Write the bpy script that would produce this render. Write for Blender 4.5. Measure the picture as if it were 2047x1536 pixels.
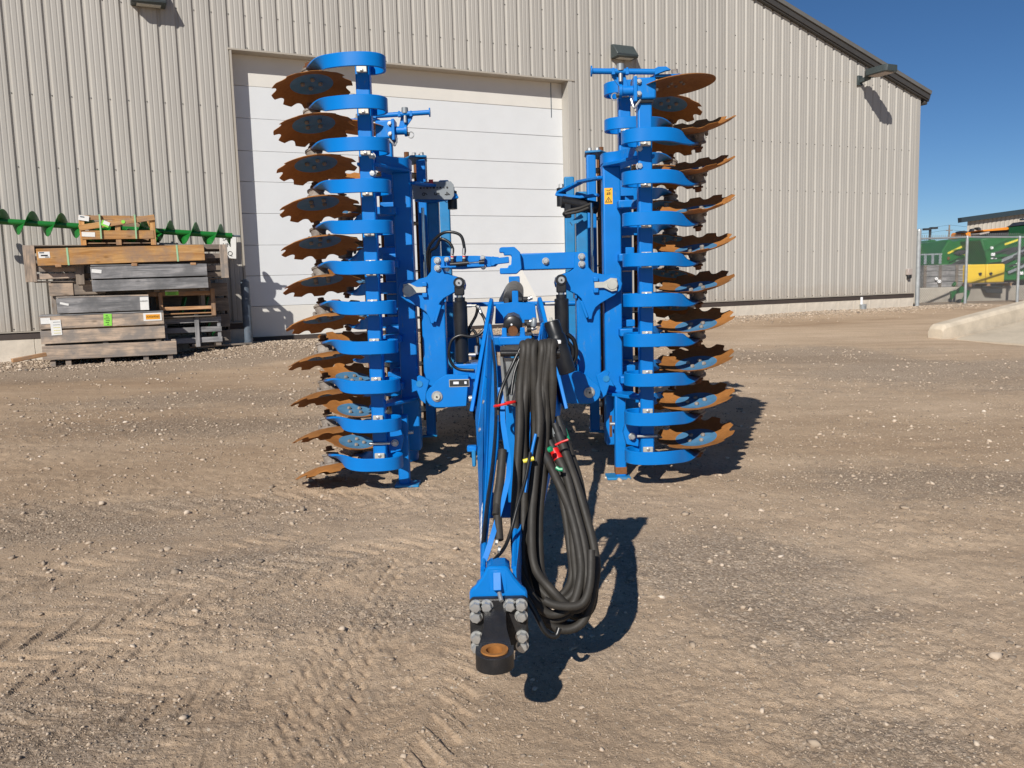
import bpy, bmesh, math, random
import numpy as np
from mathutils import Vector as V, Matrix as M
from mathutils.geometry import tessellate_polygon
random.seed(7); np.random.seed(7)
for _o in list(bpy.data.objects): bpy.data.objects.remove(_o)
sc = bpy.context.scene
COL = sc.collection
R_ = math.radians

# ---------------------------------------------------------------- camera
CAM_Z = 1.474
FPX = 1685.97                       # focal length in pixels of the 2047 px wide photograph
R0 = V((0.99962135, -0.00328204, -0.02731997))
R1 = V((-0.02751640, -0.11923062, -0.99248522))
R2 = V((0.0, 0.99286116, -0.11927579))
RT = M((R0, R1, R2))
cam_d = bpy.data.cameras.new('camera'); cam = bpy.data.objects.new('camera', cam_d); COL.objects.link(cam)
cam.matrix_world = M(((R0.x, -R1.x, -R2.x, 0), (R0.y, -R1.y, -R2.y, 0), (R0.z, -R1.z, -R2.z, CAM_Z), (0, 0, 0, 1)))
cam_d.sensor_fit = 'HORIZONTAL'; cam_d.sensor_width = 36; cam_d.lens = 36 * FPX / 2047
cam_d.clip_start = 0.05; cam_d.clip_end = 6000
sc.camera = cam

# ---------------------------------------------------------------- light
SUN = V((0.288, 0.765, -0.575)).normalized()      # direction the light travels
SUN_ELEV = math.asin(-SUN.z); SUN_AZ = math.atan2(-SUN.x, -SUN.y)
w = bpy.data.worlds.new('World'); sc.world = w; w.use_nodes = True
nt = w.node_tree; bg = nt.nodes['Background']
sky = nt.nodes.new('ShaderNodeTexSky'); sky.sky_type = 'NISHITA'; sky.sun_disc = False
sky.sun_elevation = SUN_ELEV; sky.sun_rotation = SUN_AZ
sky.altitude = 0; sky.air_density = 0.7; sky.dust_density = 0.0; sky.ozone_density = 6.0
sat = nt.nodes.new('ShaderNodeHueSaturation'); sat.inputs['Saturation'].default_value = 1.1
nt.links.new(sky.outputs[0], sat.inputs['Color']); nt.links.new(sat.outputs[0], bg.inputs[0]); bg.inputs[1].default_value = 0.066
sd = bpy.data.lights.new('sun', 'SUN'); sd.energy = 5.0; sd.angle = R_(0.53); sd.color = (1.0, 0.955, 0.89)
so = bpy.data.objects.new('sun', sd); COL.objects.link(so)
so.rotation_euler = SUN.to_track_quat('-Z', 'Y').to_euler(); so.location = (-6, -12, 14)
vs = sc.view_settings; vs.view_transform = 'Standard'; vs.look = 'None'; vs.gamma = 1; vs.exposure = 0.08; vs.use_curve_mapping = False

# ---------------------------------------------------------------- survey helpers
def ray(x, y):
    return RT.transposed() @ V(((x - 1023.5) / FPX, (y - 768) / FPX, 1))
def at(x, y, Y):                    # point at forward distance Y
    r = ray(x, y); p = r / r.y * Y
    return V((p.x, p.y, p.z + CAM_Z))
YAW = R_(63.773)
DV = V((math.sin(YAW), math.cos(YAW), 0)); NV = V((-math.cos(YAW), math.sin(YAW), 0))
WD = 17.0705; U0 = 2.0956; RIB = 0.3048
def WP(u, n, z): return NV * (WD - n) + DV * u + V((0, 0, z))    # point on the building front, n metres proud of it
WANG = math.atan2(DV.y, DV.x)
def gz(x, y): return 0.0266 * min(NV.x * x + NV.y * y, WD)
def gp(x, y, dz=0): return V((x, y, gz(x, y) + dz))

# ---------------------------------------------------------------- mesh builder
WL = {}
KS = [1.0]                          # size factor of the assembly being laid out (see the fold frame)
def kz(p): p = V(p); return V((p.x * KS[0], p.y * KS[0], CAM_Z + (p.z - CAM_Z) * KS[0]))
class MB:
    def __init__(s): s.v = []; s.f = []; s.m = []
    def add(s, vs, fs, m=0):
        b = len(s.v); s.v += [tuple(p) for p in vs]; s.f += [tuple(b + i for i in f) for f in fs]; s.m += [m] * len(fs); return s
    def box(s, c, size, rot=None, m=0):
        c = V(c); h = V(size) / 2; P = []
        for z in (-1, 1):
            for y in (-1, 1):
                for x in (-1, 1):
                    q = V((x * h.x, y * h.y, z * h.z))
                    if rot is not None: q = rot @ q
                    P.append(c + q)
        return s.add(P, [(0, 2, 3, 1), (4, 5, 7, 6), (0, 1, 5, 4), (2, 6, 7, 3), (0, 4, 6, 2), (1, 3, 7, 5)], m)
    def bar(s, p0, p1, w, h, up=(0, 0, 1), m=0):       # box from p0 to p1, w sideways, h along up
        p0 = V(p0); p1 = V(p1); t = (p1 - p0); L = t.length; t.normalize(); up = V(up)
        a = t.cross(up)
        if a.length < 1e-4: a = t.cross(V((0, 1, 0)))
        a.normalize(); b = a.cross(t)
        rot = M((t, a, b)).transposed()
        return s.box((p0 + p1) / 2, (L, w, h), rot, m)
    def prism(s, poly, thick, fr, holes=(), m=0):      # fr=(origin, ax, ay, az); poly extruded along az, centred
        o, ax, ay, az = [V(q) for q in fr]
        loops = [list(poly)] + [list(h) for h in holes]
        flat = [p for l in loops for p in l]; n = len(flat)
        tri = tessellate_polygon([[V((p[0], p[1], 0)) for p in l] for l in loops])
        P = [o + ax * p[0] + ay * p[1] - az * (thick / 2) for p in flat] + [o + ax * p[0] + ay * p[1] + az * (thick / 2) for p in flat]
        if not holes:
            F = [tuple(range(n - 1, -1, -1)), tuple(range(n, 2 * n))]
        else:
            F = [(t[2], t[1], t[0]) for t in tri] + [tuple(n + i for i in t) for t in tri]
        b = 0
        for l in loops:
            k = len(l)
            F += [(b + i, b + (i + 1) % k, n + b + (i + 1) % k, n + b + i) for i in range(k)]
            b += k
        return s.add(P, F, m)
    def tube(s, pts, r, n=10, caps=True, m=0, closed=False):
        pts = [V(p) for p in pts]; k = len(pts)
        rr = r if isinstance(r, (list, tuple)) else [r] * k
        T = []
        for i in range(k):
            a = pts[(i - 1) % k] if (closed or i > 0) else pts[i]
            b = pts[(i + 1) % k] if (closed or i < k - 1) else pts[i]
            t = b - a; T.append(t.normalized() if t.length > 1e-9 else V((0, 0, 1)))
        nrm = T[0].orthogonal().normalized(); P = []
        for i in range(k):
            nrm = (nrm - T[i] * nrm.dot(T[i]))
            nrm = nrm.normalized() if nrm.length > 1e-6 else T[i].orthogonal().normalized()
            b = T[i].cross(nrm)
            for j in range(n):
                a = 2 * math.pi * j / n
                P.append(pts[i] + (nrm * math.cos(a) + b * math.sin(a)) * rr[i])
        F = []
        for i in range(k if closed else k - 1):
            i2 = (i + 1) % k
            for j in range(n):
                F.append((i * n + j, i * n + (j + 1) % n, i2 * n + (j + 1) % n, i2 * n + j))
        if caps and not closed:
            F.append(tuple(range(n - 1, -1, -1))); F.append(tuple((k - 1) * n + j for j in range(n)))
        return s.add(P, F, m)
    def cyl(s, p0, p1, r, n=16, r2=None, m=0): return s.tube([p0, p1], [r, r if r2 is None else r2], n, True, m)
    def lathe(s, o, axis, prof, n=20, m=0):            # prof [(radius, height)]
        o = V(o); ax = V(axis).normalized(); return s.tube2(o, ax, prof, n, m)
    def tube2(s, o, ax, prof, n, m):
        e = ax.orthogonal().normalized(); b = ax.cross(e); P = []; F = []
        for r, h in prof:
            for j in range(n):
                a = 2 * math.pi * j / n
                P.append(o + ax * h + (e * math.cos(a) + b * math.sin(a)) * r)
        for i in range(len(prof) - 1):
            for j in range(n):
                F.append((i * n + j, i * n + (j + 1) % n, (i + 1) * n + (j + 1) % n, (i + 1) * n + j))
        F.append(tuple(range(n - 1, -1, -1))); F.append(tuple((len(prof) - 1) * n + j for j in range(n)))
        return s.add(P, F, m)
    def mesh(s, name, mats, smooth=True, off=(0, 0, 0), ang=38):
        me = bpy.data.meshes.new(name); o = V(off)
        me.from_pydata([tuple(V(p) - o) for p in s.v], [], s.f)
        for q in (mats if isinstance(mats, (list, tuple)) else [mats]): me.materials.append(q)
        if any(s.m): me.polygons.foreach_set('material_index', s.m)
        bm = bmesh.new(); bm.from_mesh(me); bmesh.ops.recalc_face_normals(bm, faces=bm.faces); bm.to_mesh(me); bm.free()
        if smooth:
            me.shade_smooth(); me.set_sharp_from_angle(angle=R_(ang))
        return me
    def build(s, name, mats, parent=None, bevel=0, smooth=True, local=False, seg=1, ang=38):
        if KS[0] != 1.0 and not local: s.v = [tuple(kz(p)) for p in s.v]
        if local: c = V((0, 0, 0)); base = V((0, 0, 0))
        else:
            c = sum((V(p) for p in s.v), V((0, 0, 0))) / len(s.v); base = WL.get(parent.name, V((0, 0, 0))) if parent else V((0, 0, 0))
        o = bpy.data.objects.new(name, s.mesh(name, mats, smooth, c, ang)); COL.objects.link(o)
        if parent: o.parent = parent
        o.location = c - base; WL[o.name] = c
        if bevel:
            b = o.modifiers.new('bevel', 'BEVEL'); b.width = bevel; b.segments = seg; b.limit_method = 'ANGLE'; b.angle_limit = R_(40)
        return o
def place(name, me, loc, parent=None, rot=None, bevel=0):      # a mesh-sharing object at world loc
    o = bpy.data.objects.new(name, me); COL.objects.link(o); base = V((0, 0, 0))
    if parent: o.parent = parent; base = WL.get(parent.name, base)
    loc = kz(loc)
    o.location = loc - base; WL[o.name] = loc
    if rot is not None: o.rotation_euler = rot.to_euler()
    if bevel:
        b = o.modifiers.new('bevel', 'BEVEL'); b.width = bevel; b.segments = 1; b.limit_method = 'ANGLE'
    return o
def thing(name, label, cat, loc, group=None, rz=0):
    o = bpy.data.objects.new(name, None); COL.objects.link(o); o.empty_display_size = 0.2
    o.location = loc; o.rotation_euler = (0, 0, rz); o['label'] = label; o['category'] = cat
    if group: o['group'] = group
    WL[o.name] = V(loc); return o
def tag(o, label, cat, group=None):
    o['label'] = label; o['category'] = cat
    if group: o['group'] = group
    return o
def smoothpath(pts, k=8):           # Catmull-Rom
    pts = [V(p) for p in pts]; out = []
    for i in range(len(pts) - 1):
        p0 = pts[max(i - 1, 0)]; p1 = pts[i]; p2 = pts[i + 1]; p3 = pts[min(i + 2, len(pts) - 1)]
        for j in range(k):
            t = j / k; out.append(0.5 * ((2 * p1) + (p2 - p0) * t + (2 * p0 - 5 * p1 + 4 * p2 - p3) * t * t + (3 * p1 - p0 - 3 * p2 + p3) * t ** 3))
    out.append(pts[-1]); return out
def circ(cx, cy, r, n=20, a0=0, a1=2 * math.pi, end=False):
    k = n + 1 if end else n
    return [(cx + r * math.cos(a0 + (a1 - a0) * i / n), cy + r * math.sin(a0 + (a1 - a0) * i / n)) for i in range(k)]
def text(body, size, o, ax, ay, mat, name, parent, depth=0.0008):  # flat lettering: ax reading direction, ay up
    cu = bpy.data.curves.new(name, 'FONT'); cu.body = body; cu.size = size; cu.extrude = depth
    cu.align_x = 'CENTER'; cu.align_y = 'CENTER'
    tmp = bpy.data.objects.new(name, cu); COL.objects.link(tmp)
    dg = bpy.context.evaluated_depsgraph_get(); me = bpy.data.meshes.new_from_object(tmp.evaluated_get(dg))
    bpy.data.objects.remove(tmp); me.materials.clear(); me.materials.append(mat)
    ax = V(ax).normalized(); ay = V(ay); ay = (ay - ax * ay.dot(ax)).normalized(); az = ax.cross(ay)
    me.transform(M((ax, ay, az)).transposed().to_4x4())
    ob = bpy.data.objects.new(name, me); COL.objects.link(ob); ob.parent = parent
    ob.location = V(o) - WL.get(parent.name, V((0, 0, 0))); WL[ob.name] = V(o)
    return ob

# ---------------------------------------------------------------- materials
def newmat(name):
    m = bpy.data.materials.new(name); m.use_nodes = True; n = m.node_tree.nodes; l = m.node_tree.links
    return m, n, l, n['Principled BSDF']
def N(n, t, **kw):
    q = n.new(t)
    for k, v in kw.items():
        if k in q.inputs: q.inputs[k].default_value = v
        else: setattr(q, k, v)
    return q
def noise(n, l, vec, scale, detail=4, rough=0.55):
    q = N(n, 'ShaderNodeTexNoise', Scale=scale, Detail=detail, Roughness=rough); l.new(vec, q.inputs['Vector']); return q
def ramp(n, l, fac, stops):
    q = n.new('ShaderNodeValToRGB'); e = q.color_ramp.elements
    while len(e) < len(stops): e.new(0.5)
    for i, (p, c) in enumerate(stops):
        e[i].position = p; e[i].color = (*c, 1) if len(c) == 3 else c
    l.new(fac, q.inputs[0]); return q
def mix(n, l, fac, a, b, mode='MIX'):
    q = n.new('ShaderNodeMix'); q.data_type = 'RGBA'; q.blend_type = mode
    for sk, v in ((q.inputs[0], fac), (q.inputs[6], a), (q.inputs[7], b)):
        if hasattr(v, 'is_linked') or hasattr(v, 'links'): l.new(v, sk)
        elif isinstance(v, (int, float)): sk.default_value = v
        else: sk.default_value = (*v, 1)
    return q.outputs[2]
def bump(n, l, h, strength, dist, bs):
    q = N(n, 'ShaderNodeBump', Strength=strength, Distance=dist); l.new(h, q.inputs['Height']); l.new(q.outputs[0], bs.inputs['Normal']); return q
def paint(name, rgb, rough=0.4, var=0.12, scale=6, bmp=0.0, metal=0.0, dust=0.0, dustc=(0.25, 0.19, 0.13), rvar=0.12, spec=0.5, coat=0.0, scuff=0.0, scuffc=(0.2, 0.25, 0.3)):
    m, n, l, b = newmat(name); tc = n.new('ShaderNodeTexCoord'); v = tc.outputs['Object']
    a = noise(n, l, v, scale, 5); lo = tuple(max(0, c * (1 - var)) for c in rgb); hi = tuple(min(1, c * (1 + var)) for c in rgb)
    c = ramp(n, l, a.outputs['Fac'], [(0.3, lo), (0.7, hi)]).outputs[0]
    if dust:
        d = noise(n, l, v, scale * 1.7, 8, 0.7); dr = ramp(n, l, d.outputs['Fac'], [(0.45, (0, 0, 0)), (0.8, (dust, dust, dust))])
        c = mix(n, l, dr.outputs[0], c, dustc)
    if scuff:
        mq = n.new('ShaderNodeMapping'); mq.inputs['Scale'].default_value = (1, 1, 0.25); l.new(v, mq.inputs[0])
        d = noise(n, l, mq.outputs[0], 34, 6, 0.75); d2 = noise(n, l, v, 3.1, 3); pm = n.new('ShaderNodeMath'); pm.operation = 'MULTIPLY'; l.new(d.outputs['Fac'], pm.inputs[0]); l.new(d2.outputs['Fac'], pm.inputs[1])
        c = mix(n, l, ramp(n, l, pm.outputs[0], [(0.345, (0, 0, 0)), (0.40, (scuff, scuff, scuff))]).outputs[0], c, scuffc)
    l.new(c, b.inputs['Base Color'])
    r = noise(n, l, v, scale * 3, 4); mr = N(n, 'ShaderNodeMapRange'); mr.inputs[3].default_value = max(0.03, rough - rvar); mr.inputs[4].default_value = min(1, rough + rvar)
    l.new(r.outputs['Fac'], mr.inputs[0]); l.new(mr.outputs[0], b.inputs['Roughness'])
    b.inputs['Metallic'].default_value = metal; b.inputs['Specular IOR Level'].default_value = spec
    if coat: b.inputs['Coat Weight'].default_value = coat
    if bmp:
        q = noise(n, l, v, scale * 12, 6, 0.65); bump(n, l, q.outputs['Fac'], bmp, 0.004, b)
    return m
def rusty(name, c1, c2, c3, scale=9, rough=0.75, bmp=0.25):
    m, n, l, b = newmat(name); v = n.new('ShaderNodeTexCoord').outputs['Object']
    a = noise(n, l, v, scale, 8, 0.65); c = ramp(n, l, a.outputs['Fac'], [(0.28, c1), (0.5, c2), (0.75, c3)]).outputs[0]
    f = noise(n, l, v, scale * 9, 4, 0.7); c = mix(n, l, 0.35, c, ramp(n, l, f.outputs['Fac'], [(0.3, c1), (0.7, c3)]).outputs[0])
    oi = n.new('ShaderNodeObjectInfo'); hv = n.new('ShaderNodeHueSaturation'); mr = N(n, 'ShaderNodeMapRange'); mr.inputs[3].default_value = 0.78; mr.inputs[4].default_value = 1.22
    l.new(oi.outputs['Random'], mr.inputs[0]); l.new(mr.outputs[0], hv.inputs['Value']); l.new(c, hv.inputs['Color']); l.new(hv.outputs[0], b.inputs['Base Color']); b.inputs['Roughness'].default_value = rough; b.inputs['Specular IOR Level'].default_value = 0.3
    bump(n, l, f.outputs['Fac'], bmp, 0.003, b); return m
def wood(name, dark, mid, light, rough=0.85, knots=True):
    m, n, l, b = newmat(name); tc = n.new('ShaderNodeTexCoord'); oi = n.new('ShaderNodeObjectInfo')
    add = n.new('ShaderNodeVectorMath'); add.operation = 'ADD'; l.new(tc.outputs['Object'], add.inputs[0])
    sc_ = n.new('ShaderNodeVectorMath'); sc_.operation = 'SCALE'; sc_.inputs[3].default_value = 37.0
    cx = n.new('ShaderNodeCombineXYZ'); l.new(oi.outputs['Random'], cx.inputs[0]); l.new(oi.outputs['Random'], cx.inputs[2]); l.new(cx.outputs[0], sc_.inputs[0]); l.new(sc_.outputs[0], add.inputs[1])
    mp = n.new('ShaderNodeMapping'); mp.inputs['Scale'].default_value = (0.9, 9, 9); l.new(add.outputs[0], mp.inputs[0])
    big = noise(n, l, mp.outputs[0], 1.6, 5, 0.6); big.inputs['Distortion'].default_value = 0.6
    mp2 = n.new('ShaderNodeMapping'); mp2.inputs['Scale'].default_value = (1.2, 60, 60); l.new(add.outputs[0], mp2.inputs[0])
    fine = noise(n, l, mp2.outputs[0], 2.2, 5, 0.6)
    c = ramp(n, l, big.outputs['Fac'], [(0.34, dark), (0.48, mid), (0.66, light)]).outputs[0]
    c = mix(n, l, ramp(n, l, fine.outputs['Fac'], [(0.38, (0.5, 0.5, 0.5)), (0.52, (0, 0, 0))]).outputs[0], c, tuple(q * 0.55 for q in dark))
    st = noise(n, l, add.outputs[0], 2.4, 4, 0.6); c = mix(n, l, ramp(n, l, st.outputs['Fac'], [(0.44, (0, 0, 0)), (0.62, (0.85, 0.85, 0.85))]).outputs[0], c, tuple(0.5 * q + 0.5 * sum(dark) / 3 for q in dark))
    if knots:
        mp3 = n.new('ShaderNodeMapping'); mp3.inputs['Scale'].default_value = (2.6, 7, 7); l.new(add.outputs[0], mp3.inputs[0])
        vo = N(n, 'ShaderNodeTexVoronoi', Scale=1.0); l.new(mp3.outputs[0], vo.inputs['Vector'])
        k = ramp(n, l, vo.outputs['Distance'], [(0.05, (0.85, 0.85, 0.85)), (0.16, (0, 0, 0))])
        c = mix(n, l, k.outputs[0], c, tuple(q * 0.45 for q in mid))
    hv = n.new('ShaderNodeHueSaturation'); mr = N(n, 'ShaderNodeMapRange'); mr.inputs[3].default_value = 0.8; mr.inputs[4].default_value = 1.2
    l.new(oi.outputs['Random'], mr.inputs[0]); l.new(mr.outputs[0], hv.inputs['Value']); l.new(c, hv.inputs['Color'])
    l.new(hv.outputs[0], b.inputs['Base Color']); b.inputs['Roughness'].default_value = rough; b.inputs['Specular IOR Level'].default_value = 0.2
    bump(n, l, fine.outputs['Fac'], 0.35, 0.003, b); return m
def conc(name, rgb, scale=5, pits=True):
    m, n, l, b = newmat(name); v = n.new('ShaderNodeTexCoord').outputs['Object']
    a = noise(n, l, v, scale, 8, 0.62); c = ramp(n, l, a.outputs['Fac'], [(0.3, tuple(q * 0.8 for q in rgb)), (0.55, rgb), (0.75, tuple(min(1, q * 1.12) for q in rgb))]).outputs[0]
    f = noise(n, l, v, scale * 14, 5, 0.7)
    c = mix(n, l, ramp(n, l, f.outputs['Fac'], [(0.3, (0.5, 0.5, 0.5)), (0.42, (0, 0, 0))]).outputs[0], c, tuple(q * 0.5 for q in rgb))
    l.new(c, b.inputs['Base Color']); b.inputs['Roughness'].default_value = 0.9; b.inputs['Specular IOR Level'].default_value = 0.2
    bump(n, l, f.outputs['Fac'], 0.3, 0.006, b); return m

MT = {}
MT['blue'] = paint('blue_paint', (0.0005, 0.172, 0.545), 0.42, 0.08, 5, 0.05, dust=0.08, dustc=(0.05, 0.17, 0.32), spec=0.35, scuff=0.7, scuffc=(0.10, 0.20, 0.34))
MT['blue_old'] = paint('blue_paint_weathered', (0.006, 0.190, 0.430), 0.5, 0.15, 7, 0.08, dust=0.3, dustc=(0.12, 0.16, 0.2), scuff=0.8, scuffc=(0.14, 0.18, 0.22))
MT['black'] = paint('black_paint', (0.012, 0.012, 0.013), 0.35, 0.3, 8, 0.08, dust=0.10, dustc=(0.08, 0.07, 0.06))
MT['black_cast'] = paint('black_cast_steel', (0.013, 0.013, 0.014), 0.42, 0.3, 14, 0.35, dust=0.16, dustc=(0.10, 0.075, 0.055))
MT['rubber'] = paint('hose_rubber', (0.030, 0.027, 0.023), 0.6, 0.25, 9, 0.15, dust=0.4, dustc=(0.075, 0.065, 0.052), spec=0.35)
MT['rubber2'] = paint('hydraulic_hose_black', (0.010, 0.010, 0.010), 0.35, 0.25, 9, 0.05)
MT['zinc'] = paint('zinc_bolts', (0.52, 0.52, 0.50), 0.42, 0.15, 20, 0.05, metal=0.75, dust=0.2, dustc=(0.2, 0.17, 0.13))
MT['galv'] = paint('galvanized_sheet', (0.42, 0.45, 0.46), 0.45, 0.25, 14, 0.03, metal=0.6)
MT['clamp'] = paint('clamp_plate_zinc', (0.55, 0.54, 0.47), 0.45, 0.1, 12, 0.05, metal=0.35)
MT['rod'] = paint('chrome_rod', (0.6, 0.6, 0.6), 0.15, 0.05, 10, metal=1.0)
MT['hubmetal'] = rusty('hub_worn_cast', (0.10, 0.06, 0.04), (0.22, 0.19, 0.16), (0.34, 0.31, 0.27), 14, 0.6)
MT['rust'] = rusty('disc_rust', (0.19, 0.075, 0.018), (0.32, 0.130, 0.030), (0.44, 0.190, 0.052), 5)
MT['rustbar'] = rusty('roller_bar_rust', (0.09, 0.032, 0.012), (0.16, 0.06, 0.02), (0.24, 0.10, 0.035), 9)
MT['disc_blue'] = paint('disc_centre_blue', (0.06, 0.20, 0.36), 0.6, 0.15, 14, 0.1, dust=0.4, dustc=(0.16, 0.13, 0.11))
MT['white'] = paint('white_print', (0.75, 0.75, 0.74), 0.5, 0.04, 8)
MT['ink'] = paint('black_print', (0.02, 0.02, 0.02), 0.6, 0.1, 8)
MT['yellow_lbl'] = paint('yellow_sticker', (0.85, 0.45, 0.03), 0.45, 0.05, 8)
MT['red'] = paint('red_plastic', (0.62, 0.012, 0.012), 0.35, 0.1, 8)
MT['green_tag'] = paint('green_plastic', (0.01, 0.28, 0.12), 0.4, 0.1, 8)
MT['scale'] = paint('grey_scale_plate', (0.22, 0.24, 0.25), 0.5, 0.1, 8, metal=0.3)
MT['door'] = paint('door_white', (0.66, 0.675, 0.68), 0.55, 0.02, 2, dust=0.08, dustc=(0.5, 0.45, 0.38))
MT['door_cream'] = paint('door_cream', (0.67, 0.645, 0.59), 0.55, 0.03, 2)
MT['trim'] = paint('tan_trim', (0.40, 0.36, 0.30), 0.5, 0.05, 3)
MT['dark_trim'] = paint('dark_bronze_trim', (0.055, 0.05, 0.044), 0.45, 0.08, 4)
MT['dark_trim2'] = paint('dark_bronze_band', (0.13, 0.125, 0.115), 0.5, 0.08, 4)
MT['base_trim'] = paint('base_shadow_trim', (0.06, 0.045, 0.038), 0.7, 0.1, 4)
MT['lampbody'] = paint('lamp_housing_green_grey', (0.045, 0.058, 0.058), 0.5, 0.1, 6)
MT['lens'] = paint('lamp_lens', (0.55, 0.55, 0.5), 0.25, 0.05, 6)
MT['lens2'] = paint('lamp_soffit', (0.42, 0.36, 0.32), 0.6, 0.05, 6)
MT['steelgrey'] = paint('bollard_grey_blue', (0.085, 0.11, 0.14), 0.55, 0.3, 10, 0.1, dust=0.2)
MT['conc'] = conc('foundation_concrete', (0.66, 0.59, 0.49), 3)
MT['curb'] = conc('curb_concrete', (0.56, 0.48, 0.37), 4)
MT['slab'] = conc('slab_concrete', (0.50, 0.43, 0.33), 1.5)
MT['block'] = conc('block_concrete', (0.42, 0.38, 0.32), 2)
MT['pine'] = wood('fresh_pine', (0.46, 0.225, 0.075), (0.60, 0.32, 0.12), (0.70, 0.42, 0.18))
MT['pine2'] = wood('aged_pine', (0.26, 0.155, 0.085), (0.38, 0.25, 0.15), (0.46, 0.33, 0.22))
MT['brownwood'] = wood('brown_wood', (0.34, 0.18, 0.085), (0.48, 0.27, 0.135), (0.60, 0.36, 0.19))
MT['greywood'] = wood('grey_weathered_wood', (0.15, 0.15, 0.152), (0.27, 0.265, 0.265), (0.40, 0.385, 0.375))
MT['tanwood'] = wood('tan_weathered_wood', (0.22, 0.185, 0.155), (0.42, 0.325, 0.245), (0.60, 0.455, 0.33))
MT['oldwood'] = wood('old_brown_grey_wood', (0.15, 0.12, 0.095), (0.24, 0.195, 0.155), (0.34, 0.28, 0.22))
MT['strap'] = paint('pale_green_strap', (0.34, 0.55, 0.32), 0.4, 0.05, 6)
MT['lime'] = paint('lime_sticker', (0.28, 0.72, 0.09), 0.5, 0.05, 6)
MT['paper'] = paint('paper_label', (0.78, 0.77, 0.73), 0.7, 0.05, 10)
MT['orange_lbl'] = paint('orange_sticker', (0.85, 0.36, 0.02), 0.5, 0.04, 6)
MT['agreen'] = paint('auger_green', (0.008, 0.155, 0.022), 0.35, 0.15, 6, dust=0.12, dustc=(0.08, 0.09, 0.05))
MT['mgreen'] = paint('machine_green', (0.003, 0.130, 0.022), 0.4, 0.2, 3, dust=0.1)
MT['myellow'] = paint('machine_yellow', (0.72, 0.62, 0.06), 0.4, 0.08, 4)
MT['drum'] = paint('drum_yellow', (0.80, 0.54, 0.035), 0.45, 0.05, 3)
MT['morange'] = paint('machine_orange', (0.75, 0.26, 0.03), 0.4, 0.15, 3)
MT['mdark'] = paint('machine_dark', (0.035, 0.037, 0.04), 0.5, 0.3, 3)
MT['fence'] = paint('fence_galvanized', (0.40, 0.42, 0.42), 0.5, 0.15, 8, metal=0.4)
MT['wire'] = paint('fence_wire', (0.22, 0.225, 0.22), 0.6, 0.1, 8, metal=0.3)
MT['pole'] = paint('dark_pole', (0.03, 0.035, 0.04), 0.6, 0.1, 4)
MT['farwall'] = paint('far_building_tan', (0.42, 0.38, 0.32), 0.6, 0.05, 1)
MT['fartrim'] = paint('far_roof_trim', (0.02, 0.035, 0.045), 0.5, 0.05, 1)
MT['pvc'] = paint('white_pvc', (0.8, 0.8, 0.8), 0.4, 0.02, 3)

def wallmat():
    m, n, l, b = newmat('tan_metal_siding'); tc = n.new('ShaderNodeTexCoord'); oi = n.new('ShaderNodeObjectInfo')
    mp = n.new('ShaderNodeMapping'); mp.inputs['Scale'].default_value = (1.2, 1.2, 0.12); l.new(tc.outputs['Object'], mp.inputs[0])
    a = noise(n, l, mp.outputs[0], 3, 6, 0.65)
    c = ramp(n, l, a.outputs['Fac'], [(0.3, (0.372, 0.350, 0.312)), (0.7, (0.430, 0.406, 0.364))]).outputs[0]
    hv = n.new('ShaderNodeHueSaturation'); mr = N(n, 'ShaderNodeMapRange'); mr.inputs[3].default_value = 0.955; mr.inputs[4].default_value = 1.045
    l.new(oi.outputs['Random'], mr.inputs[0]); l.new(mr.outputs[0], hv.inputs['Value']); l.new(c, hv.inputs['Color'])
    geo = n.new('ShaderNodeNewGeometry'); sx = n.new('ShaderNodeSeparateXYZ'); l.new(geo.outputs['Position'], sx.inputs[0])
    s1 = noise(n, l, geo.outputs['Position'], 7, 6, 0.7); m1 = n.new('ShaderNodeMath'); m1.operation = 'MULTIPLY_ADD'; l.new(s1.outputs['Fac'], m1.inputs[0]); m1.inputs[1].default_value = -0.9; l.new(sx.outputs[2], m1.inputs[2])
    sp_ = ramp(n, l, m1.outputs[0], [(0.35, (0.45, 0.45, 0.45)), (0.85, (0, 0, 0))]).outputs[0]
    l.new(mix(n, l, sp_, hv.outputs[0], (0.33, 0.265, 0.20)), b.inputs['Base Color'])
    b.inputs['Roughness'].default_value = 0.5; b.inputs['Specular IOR Level'].default_value = 0.4
    return m
MT['wall'] = wallmat()
def leafmat():
    m, n, l, b = newmat('blue_spring_leaf'); v = n.new('ShaderNodeTexCoord').outputs['Object']
    at_ = n.new('ShaderNodeAttribute'); at_.attribute_name = 'wear'
    a = noise(n, l, v, 16, 6, 0.7); ad = n.new('ShaderNodeMath'); ad.operation = 'MULTIPLY_ADD'; l.new(a.outputs['Fac'], ad.inputs[0]); ad.inputs[1].default_value = 0.55; l.new(at_.outputs['Fac'], ad.inputs[2])
    w_ = ramp(n, l, ad.outputs[0], [(0.75, (0, 0, 0)), (1.05, (1, 1, 1))])
    f = noise(n, l, v, 40, 4); wc = ramp(n, l, f.outputs['Fac'], [(0.3, (0.035, 0.025, 0.02)), (0.7, (0.15, 0.085, 0.045))]).outputs[0]
    g = noise(n, l, v, 5, 4); bc = ramp(n, l, g.outputs['Fac'], [(0.3, (0.0005, 0.162, 0.515)), (0.7, (0.0008, 0.182, 0.570))]).outputs[0]
    l.new(mix(n, l, w_.outputs[0], bc, wc), b.inputs['Base Color']); b.inputs['Specular IOR Level'].default_value = 0.35
    mr = N(n, 'ShaderNodeMapRange'); mr.inputs[3].default_value = 0.36; mr.inputs[4].default_value = 0.8; l.new(w_.outputs[0], mr.inputs[0]); l.new(mr.outputs[0], b.inputs['Roughness'])
    return m
MT['leaf'] = leafmat()
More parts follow.
